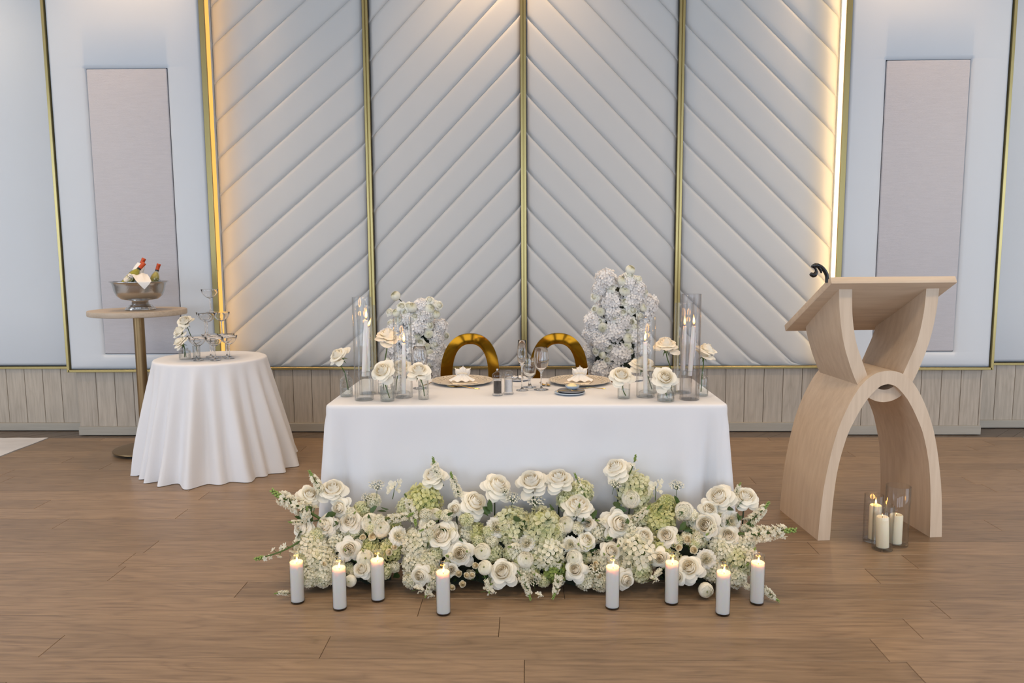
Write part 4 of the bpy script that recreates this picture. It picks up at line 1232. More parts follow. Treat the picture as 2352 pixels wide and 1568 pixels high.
# ================================================================== FLOWERS
BLOOMS=[('rose',0,0,-0.863,3.22,0.396,0.0558),('rose',0,0,-0.873,3.139,0.264,0.0454),('rose',0,0,-0.772,3.148,0.279,0.0473),('rose',0,0,-0.966,3.208,0.376,0.0464),('rose',0,0,-0.766,3.085,0.18,0.0464),('rose',0,0,-0.978,3.136,0.259,0.0417),('rose',0,0,-0.822,3.18,0.33,0.0423),('rose',0,0,-0.701,3.039,0.111,0.0369),('ran',0,0,-0.684,3.145,0.274,0.04),('ran',0,0,-0.634,3.131,0.252,0.0362),('ran',0,0,-0.693,3.063,0.147,0.0354),('ran',0,0,-0.746,3.011,0.07,0.0244),('car',0,0,-0.56,3.114,0.226,0.0378),('spray',0,0,-0.712,3.111,0.221,0.018),('spray',0,0,-0.669,3.113,0.224,0.0234),('spray',0,0,-0.594,3.077,0.168,0.0178),('spray',0,0,-0.574,3.09,0.188,0.0179),('spray',0,0,-0.865,3.05,0.127,0.0159),('hyd',0,0,-0.94,3.145,0.175,0.0709),('hyd',0,0,-0.9,3.11,0.121,0.0665),('hyd',0,0,-0.824,3.155,0.192,0.0492),('hyd',0,2,-0.596,3.133,0.157,0.0489),('hyd',1,1,-0.527,3.227,0.308,0.0522),('hyd',0,2,-0.6,3.19,0.248,0.0424),('hyd',0,0,-0.933,3.073,0.065,0.048),('hyd',0,0,-0.873,3.073,0.065,0.0444),('hyd',0,1,-0.74,3.223,0.302,0.0373),('hyd',0,0,-0.689,3.245,0.338,0.0319),('hyd',0,1,-0.966,3.11,0.121,0.0467),('hyd',0,1,-0.622,3.085,0.084,0.0357),('hyd',0,0,-0.831,3.095,0.098,0.0465),('hyd',0,2,-0.687,3.135,0.16,0.0453),('hyd',0,1,-0.76,3.17,0.216,0.0421),('rose',1,0,-0.419,3.25,0.449,0.0526),('rose',1,0,-0.236,3.19,0.347,0.0572),('rose',1,0,-0.136,3.229,0.411,0.0597),('rose',1,0,0.016,3.238,0.427,0.0618),('rose',1,0,0.135,3.245,0.438,0.0563),('rose',1,0,-0.367,3.115,0.227,0.0612),('rose',1,0,-0.288,3.075,0.166,0.0498),('rose',1,0,-0.107,3.032,0.102,0.0543),('rose',1,0,-0.319,3.177,0.326,0.0331),('rose',1,0,-0.453,3.024,0.09,0.0385),('rose',1,0,-0.327,3.037,0.109,0.0298),('ran',1,0,-0.441,3.141,0.268,0.0327),('ran',1,0,-0.195,3.079,0.172,0.0347),('ran',1,0,-0.183,3.042,0.117,0.0299),('ran',1,0,-0.012,3.06,0.144,0.0336),('car',1,0,-0.137,3.134,0.258,0.0417),('car',1,0,-0.006,3.098,0.202,0.034),('ran',1,0,-0.404,3.165,0.306,0.0256),('hyd',1,2,-0.463,3.242,0.333,0.0768),('hyd',1,1,-0.073,3.186,0.242,0.081),('hyd',1,1,0.07,3.177,0.228,0.0937),('hyd',1,0,-0.482,3.147,0.18,0.0691),('hyd',1,0,0.091,3.127,0.15,0.0777),('hyd',1,2,-0.227,3.17,0.217,0.044),('hyd',1,0,-0.428,3.11,0.122,0.0485),('hyd',1,3,0.114,3.085,0.086,0.0481),('hyd',1,0,-0.016,3.08,0.078,0.0445),('hyd',1,0,-0.493,3.1,0.107,0.0484),('hyd',1,0,-0.263,3.17,0.216,0.0458),('hyd',1,1,-0.157,3.125,0.146,0.0452),('hyd',1,0,-0.044,3.13,0.154,0.0507),('hyd',1,0,-0.498,3.065,0.054,0.0354),('hyd',1,0,-0.396,3.065,0.054,0.0425),('spray',1,0,-0.292,3.029,0.097,0.0184),('spray',1,0,-0.259,3.024,0.09,0.0157),('spray',1,0,-0.274,3.005,0.062,0.0182),('spray',1,0,-0.317,3.0,0.049,0.0156),('spray',1,0,-0.225,3.047,0.124,0.0176),('spray',1,0,-0.235,3.025,0.092,0.0157),('rose',1,0,0.216,3.182,0.335,0.0607),('rose',1,0,0.391,3.25,0.484,0.0545),('rose',1,0,0.386,3.142,0.271,0.0581),('rose',1,0,0.35,3.08,0.175,0.0392),('rose',1,0,0.198,3.037,0.111,0.0421),('rose',1,0,0.403,3.014,0.078,0.0383),('rose',1,0,0.248,3.106,0.215,0.0359),('rose',1,0,0.257,3.144,0.274,0.0327),('ran',1,0,0.449,3.2,0.364,0.0398),('ran',1,0,0.163,3.141,0.269,0.0354),('ran',1,0,0.194,3.064,0.151,0.0337),('spray',1,0,0.276,3.037,0.111,0.0167),('spray',1,0,0.283,3.051,0.132,0.015),('spray',1,0,0.294,3.023,0.09,0.0157),('car',1,0,0.179,3.095,0.198,0.0322),('hyd',1,1,0.467,3.268,0.378,0.0793),('hyd',1,0,0.465,3.127,0.151,0.0868),('hyd',1,0,0.301,3.174,0.224,0.0459),('hyd',1,1,0.237,3.265,0.372,0.051),('hyd',1,1,0.168,3.245,0.339,0.0413),('hyd',1,0,0.32,3.105,0.117,0.0503),('hyd',1,0,0.383,3.09,0.094,0.0482),('hyd',1,1,0.475,3.085,0.087,0.0464),('hyd',1,0,0.43,3.18,0.234,0.0551),('hyd',1,0,0.306,3.06,0.049,0.0389),('hyd',1,1,0.022,3.11,0.124,0.0449),('hyd',1,0,0.242,3.065,0.056,0.0407),('rose',1,0,0.496,3.115,0.229,0.036),('hyd',1,1,0.51,3.21,0.282,0.0445),('rose',2,0,0.835,3.203,0.369,0.0574),('rose',2,0,0.946,3.203,0.369,0.05),('rose',2,0,0.764,3.139,0.267,0.0544),('rose',2,0,0.853,3.116,0.231,0.0414),('rose',2,0,0.675,3.042,0.119,0.051),('rose',2,0,0.781,3.177,0.327,0.0386),('rose',2,0,0.594,3.116,0.231,0.0414),('rose',2,0,0.621,3.022,0.09,0.0332),('ran',2,0,0.676,3.172,0.319,0.0394),('spray',2,0,0.699,3.082,0.179,0.0223),('spray',2,0,0.676,3.107,0.217,0.0216),('spray',2,0,0.639,3.087,0.187,0.0178),('car',2,0,0.748,3.062,0.149,0.0372),('car',2,0,0.87,3.149,0.283,0.0419),('ran',2,0,0.735,3.0,0.04,0.0303),('rose',2,0,0.555,3.065,0.153,0.0354),('hyd',2,2,0.575,3.202,0.269,0.0666),('hyd',2,0,0.833,3.138,0.169,0.0635),('hyd',2,0,0.913,3.138,0.169,0.0562),('hyd',2,1,0.893,3.108,0.123,0.0647),('hyd',2,0,0.876,3.073,0.07,0.0444),('hyd',2,0,0.788,3.085,0.088,0.0481),('hyd',2,2,0.556,3.135,0.163,0.0453),('hyd',2,1,0.617,3.105,0.118,0.0431),('hyd',2,1,0.729,3.16,0.203,0.0457),('hyd',2,2,0.609,3.235,0.323,0.043),('hyd',2,0,0.717,3.2,0.266,0.0407),('hyd',2,1,0.83,3.195,0.258,0.0462),('hyd',2,0,0.956,3.17,0.219,0.0403)]
SPRAYS=[(0,-0.941,3.165,0.306,-1.119,3.193,0.41),(0,-0.913,3.213,0.384,-0.964,3.22,0.485),(0,-1.012,3.098,0.2,-1.153,3.033,0.158),(0,-1.001,2.99,-0.002,-1.054,2.965,0.033),(0,-0.612,3.155,0.29,-0.498,3.139,0.323),(1,-0.292,3.205,0.372,-0.34,3.22,0.475),(1,-0.386,3.245,0.438,-0.412,3.22,0.544),(1,-0.531,3.195,0.355,-0.482,3.11,0.278),(1,-0.034,2.99,0.098,0.009,2.965,0.003),(1,0.13,3.025,0.093,0.097,2.97,0.016),(1,0.243,3.215,0.388,0.208,3.22,0.473),(1,0.437,3.25,0.457,0.47,3.22,0.555),(1,0.455,3.155,0.292,0.523,3.155,0.35),(1,-0.414,2.99,0.059,-0.429,2.965,0.02),(1,-0.178,2.99,0.088,-0.159,2.965,0.04),(2,0.938,3.145,0.277,1.032,3.163,0.363),(2,0.932,3.123,0.242,1.127,3.095,0.257),(2,0.948,2.99,0.064,1.027,2.965,-0.003),(2,0.905,3.205,0.373,0.925,3.207,0.434),(2,0.558,3.035,0.109,0.514,2.985,0.093)]
UMBELS=[(0,-0.663,3.2,0.416,0.037),(0,-0.708,3.2,0.363,0.0296),(1,-0.067,3.2,0.36,0.037),(1,0.03,3.2,0.348,0.0425),(1,-0.389,3.2,0.302,0.0296),(1,0.376,3.2,0.425,0.0314),(1,0.281,3.2,0.107,0.037),(2,0.646,3.2,0.417,0.0351),(1,-0.101,3.2,0.397,0.0259),(1,0.022,3.2,0.056,0.0259)]
PEAS=[(0,-0.588,3.2,0.412,0.0388),(2,0.554,3.2,0.409,0.0407),(1,-0.458,2.99,0.046,0.024),(1,-0.416,2.99,0.023,0.0203),(1,-0.166,2.99,0.041,0.0259),(2,0.515,2.99,0.091,0.0203),(1,0.042,2.99,0.023,0.0166)]
PL=[('ran',-0.822,4.677,1.178,0.0329,1),('rose',-0.607,4.666,1.153,0.0275,0),('rose',-0.554,4.698,1.116,0.0329,0),('ran',-0.608,4.666,1.099,0.0343,0),('rose',-0.783,4.662,1.114,0.0329,0),('rose',-0.738,4.652,1.117,0.0302,0),('ran',-0.714,4.65,1.106,0.0329,0),('rose',-0.756,4.655,1.076,0.0302,0),('rose',-0.868,4.703,1.076,0.0261,0),('ran',-0.819,4.674,1.072,0.0275,0),('rose',-0.701,4.65,1.052,0.0302,0),('rose',-0.661,4.653,1.062,0.0302,0),('ran',-0.573,4.684,1.062,0.0302,0),('rose',-0.606,4.667,1.045,0.0275,0),('rose',-0.612,4.665,0.993,0.0343,0),('ran',-0.618,4.663,0.939,0.0302,0),('rose',-0.519,4.77,0.916,0.0275,1),('rose',-0.667,4.652,0.888,0.0302,0),('ran',-0.688,4.65,0.924,0.0247,0),('rose',-0.581,4.681,0.871,0.0329,0),('rose',-0.612,4.667,0.74,0.0275,0),('ran',-0.615,4.665,0.821,0.0275,0),('rose',-0.86,4.696,1.002,0.0302,0),('rose',-0.559,4.7,0.683,0.0247,0),('ran',-0.63,4.66,0.862,0.0247,0),('rose',-0.837,4.681,0.957,0.0275,0),('rose',-0.805,4.668,1.026,0.0302,0),('ran',-0.889,4.714,0.759,0.0275,0),('rose',-0.722,4.651,1.0,0.0275,0),('hyd',-0.685,4.681,0.984,0.0604,0),('hyd',-0.661,4.683,1.114,0.0439,0),('hyd',-0.555,4.733,0.978,0.0467,0),('hyd',-0.591,4.708,0.779,0.0659,0),('hyd',-0.585,4.713,0.703,0.0549,0),('hyd',-0.844,4.711,0.843,0.0494,0),('hyd',-0.787,4.689,0.763,0.0632,0),('hyd',-0.702,4.68,0.819,0.0686,0),('hyd',-0.742,4.682,0.915,0.0604,0),('hyd',-0.827,4.704,0.968,0.0494,0),('hyd',-0.664,4.684,0.708,0.0604,0),('hyd',-0.775,4.686,0.666,0.0549,0),('hyd',-0.644,4.687,1.051,0.0549,0),('hyd',-0.581,4.713,0.911,0.0494,0),('hyd',-0.57,4.722,0.841,0.0467,0),('hyd',-0.89,4.744,0.923,0.0467,0),('hyd',-0.739,4.682,1.038,0.0494,0)]
PR=[('ran',0.632,4.654,1.332,0.0316,1),('rose',0.683,4.665,1.276,0.0288,1),('rose',0.627,4.653,1.298,0.0329,0),('ran',0.587,4.65,1.263,0.0343,0),('rose',0.419,4.697,1.166,0.0329,0),('rose',0.514,4.656,1.221,0.0302,0),('ran',0.599,4.65,1.205,0.0357,0),('rose',0.605,4.651,1.135,0.0343,0),('rose',0.676,4.663,1.131,0.0302,0),('ran',0.719,4.678,1.098,0.0275,0),('rose',0.649,4.656,1.086,0.0357,0),('rose',0.589,4.65,1.071,0.0275,0),('ran',0.455,4.675,1.072,0.0275,0),('rose',0.419,4.697,1.087,0.0247,0),('rose',0.539,4.653,1.036,0.0357,0),('ran',0.582,4.65,1.011,0.0275,0),('rose',0.642,4.655,1.011,0.0329,0),('rose',0.45,4.678,1.012,0.0247,0),('ran',0.469,4.67,0.975,0.0329,0),('rose',0.617,4.652,0.968,0.0275,0),('rose',0.664,4.659,0.98,0.0302,0),('ran',0.624,4.652,0.911,0.0357,0),('rose',0.509,4.658,0.853,0.0288,0),('rose',0.429,4.692,0.825,0.0316,0),('ran',0.619,4.652,0.865,0.0275,0),('rose',0.494,4.662,0.774,0.0275,0),('rose',0.432,4.69,0.712,0.0288,0),('ran',0.465,4.672,0.803,0.0247,0),('rose',0.638,4.654,0.829,0.0275,0),('rose',0.729,4.683,1.194,0.0247,0),('ran',0.657,4.657,0.913,0.0302,0),('rose',0.697,4.669,1.047,0.0275,0),('rose',0.678,4.662,0.762,0.0275,0),('hyd',0.488,4.694,1.268,0.0632,0),('hyd',0.523,4.685,1.139,0.0604,0),('hyd',0.674,4.691,1.208,0.0549,0),('hyd',0.756,4.725,1.116,0.0577,0),('hyd',0.422,4.727,1.011,0.0604,0),('hyd',0.546,4.682,0.952,0.0659,0),('hyd',0.405,4.744,0.927,0.0522,0),('hyd',0.472,4.7,0.884,0.0604,0),('hyd',0.572,4.68,0.809,0.0714,0),('hyd',0.389,4.773,0.809,0.0439,0),('hyd',0.386,4.8,0.721,0.0467,0),('hyd',0.474,4.7,0.702,0.0632,0),('hyd',0.739,4.715,1.054,0.0467,0),('hyd',0.615,4.681,1.249,0.0549,0),('hyd',0.567,4.681,0.705,0.0604,0),('hyd',0.452,4.708,1.208,0.0467,0),('hyd',0.644,4.685,1.141,0.0604,0),('hyd',0.591,4.68,1.006,0.0604,0),('hyd',0.675,4.691,0.923,0.0604,0),('hyd',0.704,4.699,0.84,0.0549,0),('hyd',0.716,4.704,0.99,0.0439,0),('hyd',0.433,4.72,0.921,0.0494,0),('hyd',0.537,4.683,1.06,0.0549,0),('hyd',0.677,4.691,0.703,0.0549,0)]
TROSES=[('A',-0.902,3.55,0.951,0.0513,(-0.45,-0.5,0.6)),('B',-0.666,3.42,0.896,0.0593,(-0.25,-0.7,0.6)),('D',-0.673,3.6,1.039,0.0603,(0.05,-0.25,0.95)),('E',-0.622,3.66,0.881,0.0487,(0,-0.5,0.8)),('C',-0.508,3.47,0.888,0.0542,(0.05,-0.5,0.8)),('F',0.437,3.49,0.862,0.0565,(0,-0.65,0.7)),('G',0.554,3.62,0.896,0.0565,(0,-0.25,0.95)),('H',0.627,3.42,0.861,0.0554,(0.05,-0.8,0.55)),('I',0.657,3.56,0.997,0.0576,(0,-0.3,0.95)),('J',0.851,3.58,0.962,0.0579,(0.3,-0.15,0.9)),('K',-2.272,4.93,1.001,0.0541,(-0.1,-0.6,0.75)),('L',-2.297,4.9,0.94,0.0482,(-0.4,-0.5,0.7)),('M',-2.279,4.86,0.87,0.0506,(-0.5,-0.4,0.7))]
SMOOTH = 180
def petal(mb, phi, rb, rt, zb, zt, A, curl=0.0, inw=0.0, tip=.22, ruf=0.0, nu=4, nv=4, sd=0.0, roll=0.0):
    vs = []
    for i in range(nv+1):
        v = i/nv
        for j in range(nu+1):
            u = -1+2*j/nu
            vv = v*(1-tip*abs(u)**1.8)
            wd = A*(.42+.78*vv-.25*vv**3)
            ang = phi+u*wd
            if inw or zt > .35:
                r = rb+(rt-rb)*math.sin(min(1, vv*1.3)*PI/2) - inw*rt*(max(0, vv-.6)/.4)**2
                z = zb+(zt-zb)*vv
            else:
                r = rb+(rt-rb)*vv**.85
                z = zb+(zt-zb)*math.sin(vv*PI/2)**.9
            k = max(0.0, vv-.55)/.45
            r += curl*.30*k*k; z -= curl*.42*k*k
            z -= roll*abs(u)**3*k          # edges roll back and leave a pointed tip
            if ruf:
                q = math.sin(u*7+sd)*ruf*vv*vv
                r += q*.7; z += q*.6
            vs.append((r*math.cos(ang), r*math.sin(ang), z))
    w_ = nu+1
    mb.add(vs, [(i*w_+j, i*w_+j+1, (i+1)*w_+j+1, (i+1)*w_+j) for i in range(nv) for j in range(nu)])
#            n  rb   rt   zb    zt    A    curl inw  tip  roll
ROSE = [(3, .01, .09, -.30, .62, 1.9, 0, .30, .06, 0),
        (3, .02, .17, -.32, .63, 1.5, 0, .26, .08, 0),
        (4, .03, .26, -.34, .61, 1.25, 0, .22, .10, 0),
        (4, .05, .36, -.38, .57, 1.1, 0, .16, .12, 0),
        (5, .06, .48, -.42, .49, .98, 0, .10, .14, .02),
        (5, .08, .60, -.45, .40, .90, .14, 0, .18, .06),
        (5, .10, .73, -.47, .26, .84, .30, 0, .22, .10),
        (5, .10, .87, -.48, .06, .78, .40, 0, .26, .14),
        (5, .10, .97, -.50, -.18, .70, .42, 0, .30, .14)]
def rose_layers(seed, ks, open_=1.0):
    r = random.Random(seed); mb = MB()
    for k in ks:
        n, rb, rt, zb, zt, A, curl, inw, tip, roll = ROSE[k]
        ph = r.uniform(0, 6.28)
        for i in range(n):
            j = r.uniform(-.18, .18)
            petal(mb, ph+2*PI*i/n+j, rb, rt*open_*r.uniform(.92, 1.08), zb, zt+r.uniform(-.07, .07), A*r.uniform(.9, 1.1),
                  curl*r.uniform(.5, 1.5), inw, tip*r.uniform(.8, 1.2), .02, 6 if k > 1 else 4, 6, r.uniform(0, 6), roll*r.uniform(.4, 1.8))
    return mb
rose_me = [mesh_of('rose', rose_layers(s, range(9)), M['rose'], SMOOTH) for s in (1, 2, 3, 4, 5)]
rosew_me = [mesh_of('rose', rose_layers(s, range(9)), M['rosew'], SMOOTH) for s in (1, 2, 3)]
spray_me = [mesh_of('spray_rose', rose_layers(s, range(7), .98), M['spray'], SMOOTH) for s in (31, 32)]
def ranunculus(seed):
    r = random.Random(seed); mb = MB()
    for k in range(7):
        t = k/6; R = .34+.63*t; top = .28+.52*t; n = 5; lift = .30*(1-t)**1.2
        ph = r.uniform(0, 6.28)
        for i in range(n):
            vs = []
            nu, nv = 4, 5
            for b in range(nv+1):
                v = b/nv
                for a in range(nu+1):
                    u = -1+2*a/nu
                    vv = v*(1-.13*abs(u)**2)
                    th = PI*.86-(PI*.86-top)*vv
                    ang = ph+2*PI*i/n+u*.92*(.5+.6*math.sin(min(1, vv*1.05)*PI*.62))
                    rr = R*(1+.03*r.uniform(-1, 1))
                    vs.append((rr*math.sin(th)*math.cos(ang), rr*math.sin(th)*math.sin(ang), rr*math.cos(th)*.84-.05+lift))
            w_ = nu+1
            mb.add(vs, [(x*w_+y, x*w_+y+1, (x+1)*w_+y+1, (x+1)*w_+y) for x in range(nv) for y in range(nu)])
    mb.lathe([(.06, .50), (.06, .60), (.03, .64), (0, .64)], 8, m=1)
    return mb
ran_me = [mesh_of('ranunculus', ranunculus(s), [M['ran'], M['hyd2']], SMOOTH) for s in (41, 42)]
pom_me = [mesh_of('pompon', ranunculus(s), [M['ranw'], M['ranw']], SMOOTH) for s in (43, 44)]
def ruffled(seed):
    r = random.Random(seed); mb = MB()
    for k in range(6):
        t = k/5; n = 5+k
        ph = r.uniform(0, 6.28)
        for i in range(n):
            petal(mb, ph+2*PI*i/n, .04+.05*t, .25+.72*t, -.35, .58-.50*t+r.uniform(-.08, .08), .75-.2*t, .15, 0, .1, .13, 5, 3, r.uniform(0, 6))
    return mb
car_me = [mesh_of('lisianthus', ruffled(s), M['car'], SMOOTH) for s in (51, 52)]
def floret(mb, pos, axis, s, r, m=0, petals=4, cup=.25):
    q = Vector(axis).to_track_quat('Z', 'Y')
    a0 = r.uniform(0, 6.28)
    pos = Vector(pos)
    for k in range(petals):
        a = a0+2*PI*k/petals
        c, s_ = math.cos(a), math.sin(a)
        wd = 1.25*PI/petals*.5
        def P(x, y, z):
            return pos+q @ Vector(((x*c-y*s_)*s, (x*s_+y*c)*s, z*s))
        j = r.uniform(-.08, .12)
        vs = [P(.05, 0, 0), P(.5, wd*.85, cup*.5+.12), P(.92, wd*.6, cup+j+.05), P(1.02, 0, cup*.8+j), P(.92, -wd*.6, cup+j+.05), P(.5, -wd*.85, cup*.5+.12), P(.55, 0, cup*.25)]
        mb.add(vs, [(0, 6, 1), (1, 6, 3, 2), (6, 5, 4, 3), (0, 5, 6)], m)
def hydrangea(seed, n=78, low=-.25):
    r = random.Random(seed); mb = MB()
    g = PI*(3-5**.5)
    for i in range(n):
        z = 1-(1-low)*(i+.5)/n
        a = i*g+r.uniform(-.15, .15)
        rr = math.sqrt(1-z*z)
        d = Vector((rr*math.cos(a), rr*math.sin(a), z))
        R = .84+r.uniform(-.10, .10)
        ax = (d+Vector((r.uniform(-.45, .45), r.uniform(-.45, .45), r.uniform(-.45, .45)))).normalized()
        floret(mb, d*R, ax, .27+r.uniform(-.04, .04), r, 0)
    mb.lathe([(0, -.55), (.4, -.45), (.66, -.1), (.68, .2), (.5, .52), (.25, .66), (0, .70)], 14, m=1)
    return mb
HYC = ['hyd0', 'hyd1', 'hyd2', 'hyd3', 'hydb']
hyd_mb = [hydrangea(s) for s in (61, 62)]
hyd_me = {(c, k): mesh_of('hydrangea', hyd_mb[k], [M[c], M['leaf'] if c != 'hydb' else M['hydb']], SMOOTH) for c in HYC for k in (0, 1)}
def stock(seed, length=1.0, nf=34):
    """a flowering stock: curved stem along +Z, double florets below, green buds at the tip; unit length"""
    r = random.Random(seed); mb = MB()
    bend = r.uniform(.04, .1)
    C = lambda t: Vector((bend*math.sin(t*PI*.9)*1.2, bend*.4*math.sin(t*5), t))
    mb.tube([C(i/8) for i in range(9)], [.024-.013*i/8 for i in range(9)], 6, 1)
    for i in range(nf):
        t = .18+.62*(i+.5)/nf
        a = i*2.4+r.uniform(-.4, .4)
        out = Vector((math.cos(a), math.sin(a), .5+r.uniform(-.2, .4))).normalized()
        p = C(t)+out*(.10+.03*r.random())*(1.1-.5*t)
        mb.tube([C(t), p], .007, 4, 1, False)
        floret(mb, p, out, .075*(1.12-.35*t), r, 0, 5, .35)
        floret(mb, p+out*.012, (out+Vector((r.uniform(-.5, .5),)*3)).normalized(), .048*(1.12-.35*t), r, 0, 4, .5)
    for i in range(16):
        t = .80+.20*(i+.5)/16
        a = i*2.4
        out = Vector((math.cos(a), math.sin(a), .9)).normalized()
        s = .030*(1.35-t)*1.9
        mb.xf(MB().lathe([(0, -1), (.7, -.5), (.85, .1), (.5, .8), (0, 1.1)], 6), Matrix.Translation(C(t)+out*.035) @ out.to_track_quat('Z', 'Y').to_matrix().to_4x4() @ Matrix.Scale(s, 4), 2)
    return mb
stock_me = [mesh_of('stock_spray', stock(s), [M['stock'], M['stem'], M['bud']], SMOOTH) for s in (71, 72)]
bare_me = [mesh_of('stock_spray', stock(73, 1.0, 7), [M['stock'], M['stem'], M['bud']], SMOOTH)]
def umbel(seed):
    r = random.Random(seed); mb = MB()
    g = PI*(3-5**.5); n = 30
    for i in range(n):
        z = 1-.75*(i+.5)/n; a = i*g
        rr = math.sqrt(1-z*z)
        d = Vector((rr*math.cos(a), rr*math.sin(a), z*.55+.1))*(.95+r.uniform(-.1, .1))
        mb.tube([(0, 0, -.45), d*.5+Vector((0, 0, -.18)), d], .018, 4, 1, False)
        for k in range(4):
            o_ = Vector((r.uniform(-.1, .1), r.uniform(-.1, .1), r.uniform(-.02, .1)))
            floret(mb, d+o_, (d+o_*4+Vector((0, 0, .4))).normalized(), .085, r, 0, 5, .15)
    mb.tube([(0, 0, -.4), (.02, 0, -1.6)], .035, 5, 1)
    return mb
umbel_me = mesh_of('lace_umbel', umbel(81), [M['stock'], M['stem']], SMOOTH)
def sweet_pea(seed):
    r = random.Random(seed); mb = MB()
    mb.tube([(0, 0, -1.3), (.05, 0, -.4), (.0, 0, .5), (.3, 0, .9)], [.045, .04, .035, .02], 6, 1)
    for (x, y, z, s, ax) in ((-.35, -.1, -.25, .55, (-.8, -.5, .3)), (.3, -.15, -.05, .5, (.7, -.6, .3)), (-.15, -.1, .35, .55, (-.4, -.8, .5)), (.35, 0, .6, .45, (.7, -.4, .5)), (.62, 0, .95, .25, (.8, 0, .6))):
        floret(mb, (x, y, z), Vector(ax), s, r, 0, 3, .55)
        floret(mb, (x, y, z), Vector(ax), s*.6, r, 0, 3, .9)
    return mb
pea_me = mesh_of('sweet_pea', sweet_pea(91), [M['stock'], M['stem']], SMOOTH)
def sepal_mb(n=5, m=0):
    mb = MB()
    for k in range(n):
        a = 2*PI*k/n
        mb.grid(lambda u, v, a=a: ((.10+.34*v)*math.cos(a+(2*u-1)*.35*(1-v)), (.10+.34*v)*math.sin(a+(2*u-1)*.35*(1-v)), -.50-.10*v-.35*v*v), 2, 3, m)
    mb.lathe([(0, -.72), (.07, -.70), (.13, -.58), (.14, -.48), (0, -.42)], 8, m=m)
    return mb
sepal_me = mesh_of('sepals', sepal_mb(), M['stem'], SMOOTH)
core_me = [mesh_of('bloom_heart', rose_layers(s, (0, 1, 2, 3, 4, 5)), M['rose'], SMOOTH) for s in (101, 102, 103)]
def one_petal(kind, sd):
    mb = MB(); r = random.Random(sd)
    n, rb, rt, zb, zt, A, curl, inw, tip, roll = ROSE[kind]
    petal(mb, 0.0, rb, rt, zb, zt, A, curl*r.uniform(.8, 1.3), inw, tip, .03, 5, 5, r.uniform(0, 6), roll*r.uniform(.8, 1.6))
    return mb
pet_me = [[mesh_of('petal', one_petal(k, 111+k*3+s), M['rose'], SMOOTH) for s in range(3)] for k in (6, 7, 8)]
def face(d): return Vector(d).normalized().to_track_quat('Z', 'Y')
def spin(q, a): return q @ Quaternion((0, 0, 1), a)

# ---- single garden roses in bud vases
rv = random.Random(17)
def cut_rose(label, loc, rad, d, stem_pts):
    t = thing('garden_rose', label, 'rose', loc, 0, 'garden roses in bud vases')
    q = spin(face(d), rv.uniform(0, 6.28))
    link('bloom_heart', rv.choice(core_me), t, None, q, rad)
    for li, n in enumerate((5, 5, 3)):
        a0 = rv.uniform(0, 6.28)
        for i in range(n):
            tilt = Quaternion((rv.uniform(-1, 1), rv.uniform(-1, 1), 0), rv.uniform(-.22, .22))
            link('petal', rv.choice(pet_me[li]), t, None, spin(q, a0+2*PI*i/n+rv.uniform(-.2, .2)) @ tilt, rad*rv.uniform(.98, 1.22))
    link('sepals', sepal_me, t, None, q, rad)
    base = q @ Vector((0, 0, -.55*rad))
    pts = [base] + [Vector(p)-Vector(loc) for p in stem_pts]
    part('stem', MB().tube(spline([tuple(p) for p in pts], 5), .0026, 7), M['stem'], t, 180)
    return t
def vase(name, label, loc, prof, m, group, water=None):
    t = thing(name, label, 'vase', loc, 0, group)
    part('glass', MB().shell(prof, 40), M[m], t, 50)
    if water: part('water', MB().lathe([(0, .006), (water[0], .006), (water[0], water[1]), (0, water[1])], 28), M['water'], t, 40)
    return t
GV = 'bud vases'
def bottle_prof(r, h, neck, sh, wall=.002):
    return [(.002, .001), (r-.003, .001), (r, .004), (r, sh), (r*.9, sh+.010), (neck+.002, sh+.022), (neck, sh+.028), (neck, h-.006), (neck+.004, h-.003), (neck+.004, h), (neck-.001, h), (neck-.002, sh+.028), (r*.86, sh+.008), (r-wall, sh), (r-wall, .007), (.002, .006)]
def cup_prof(r0, r1, h, wall=.0025):
    return [(.002, .001), (r0-.003, .001), (r0, .004), ((r0+r1)/2, h*.5), (r1, h-.001), (r1-.001, h), (r1-wall, h-.001), ((r0+r1)/2-wall, h*.5), (r0-wall, .009), (.002, .008)]
vase('bud_vase', 'patterned glass bottle vase at the long table\'s left corner', (-.876, 3.575, TH), bottle_prof(.0315, .124, .0115, .078), 'stud', GV, (.0285, .036))
vase('bud_vase', 'squat studded glass bud vase before the left cylinders', (-.655, 3.452, TH), cup_prof(.033, .0355, .072), 'stud', GV, (.030, .05))
vase('bud_vase', 'small glass bud vase hidden between the left cylinders and the squat studded vase', (-.712, 3.640, TH), bottle_prof(.026, .095, .012, .058), 'glass', GV, (.023, .05))
vase('bud_vase', 'studded glass bud vase behind the squat one, beside the short left cylinder', (-.648, 3.650, TH), cup_prof(.026, .030, .078), 'stud', GV)
vase('bud_vase', 'tall studded glass tumbler vase nearest the left plate', (-.491, 3.493, TH), cup_prof(.0255, .0260, .090), 'stud', GV)
vase('bud_vase', 'plain round glass jar with water between the right plate and the short right cylinder', (.452, 3.505, TH), cup_prof(.0295, .0295, .070), 'glass', GV, (.0268, .044))
vase('bud_vase', 'patterned glass bottle vase just behind the short right cylinder', (.606, 3.640, TH), bottle_prof(.024, .105, .012, .07), 'stud', GV, (.022, .05))
vase('bud_vase', 'cone-shouldered ribbed glass vase in front at the right', (.637, 3.440, TH),
     [(.002, .001), (.037, .001), (.0395, .004), (.0395, .026), (.034, .045), (.026, .062), (.0235, .070), (.0245, .074), (.0225, .074), (.0210, .069), (.024, .061), (.0315, .045), (.037, .026), (.037, .008), (.002, .007)], 'glass', GV, (.0360, .026))
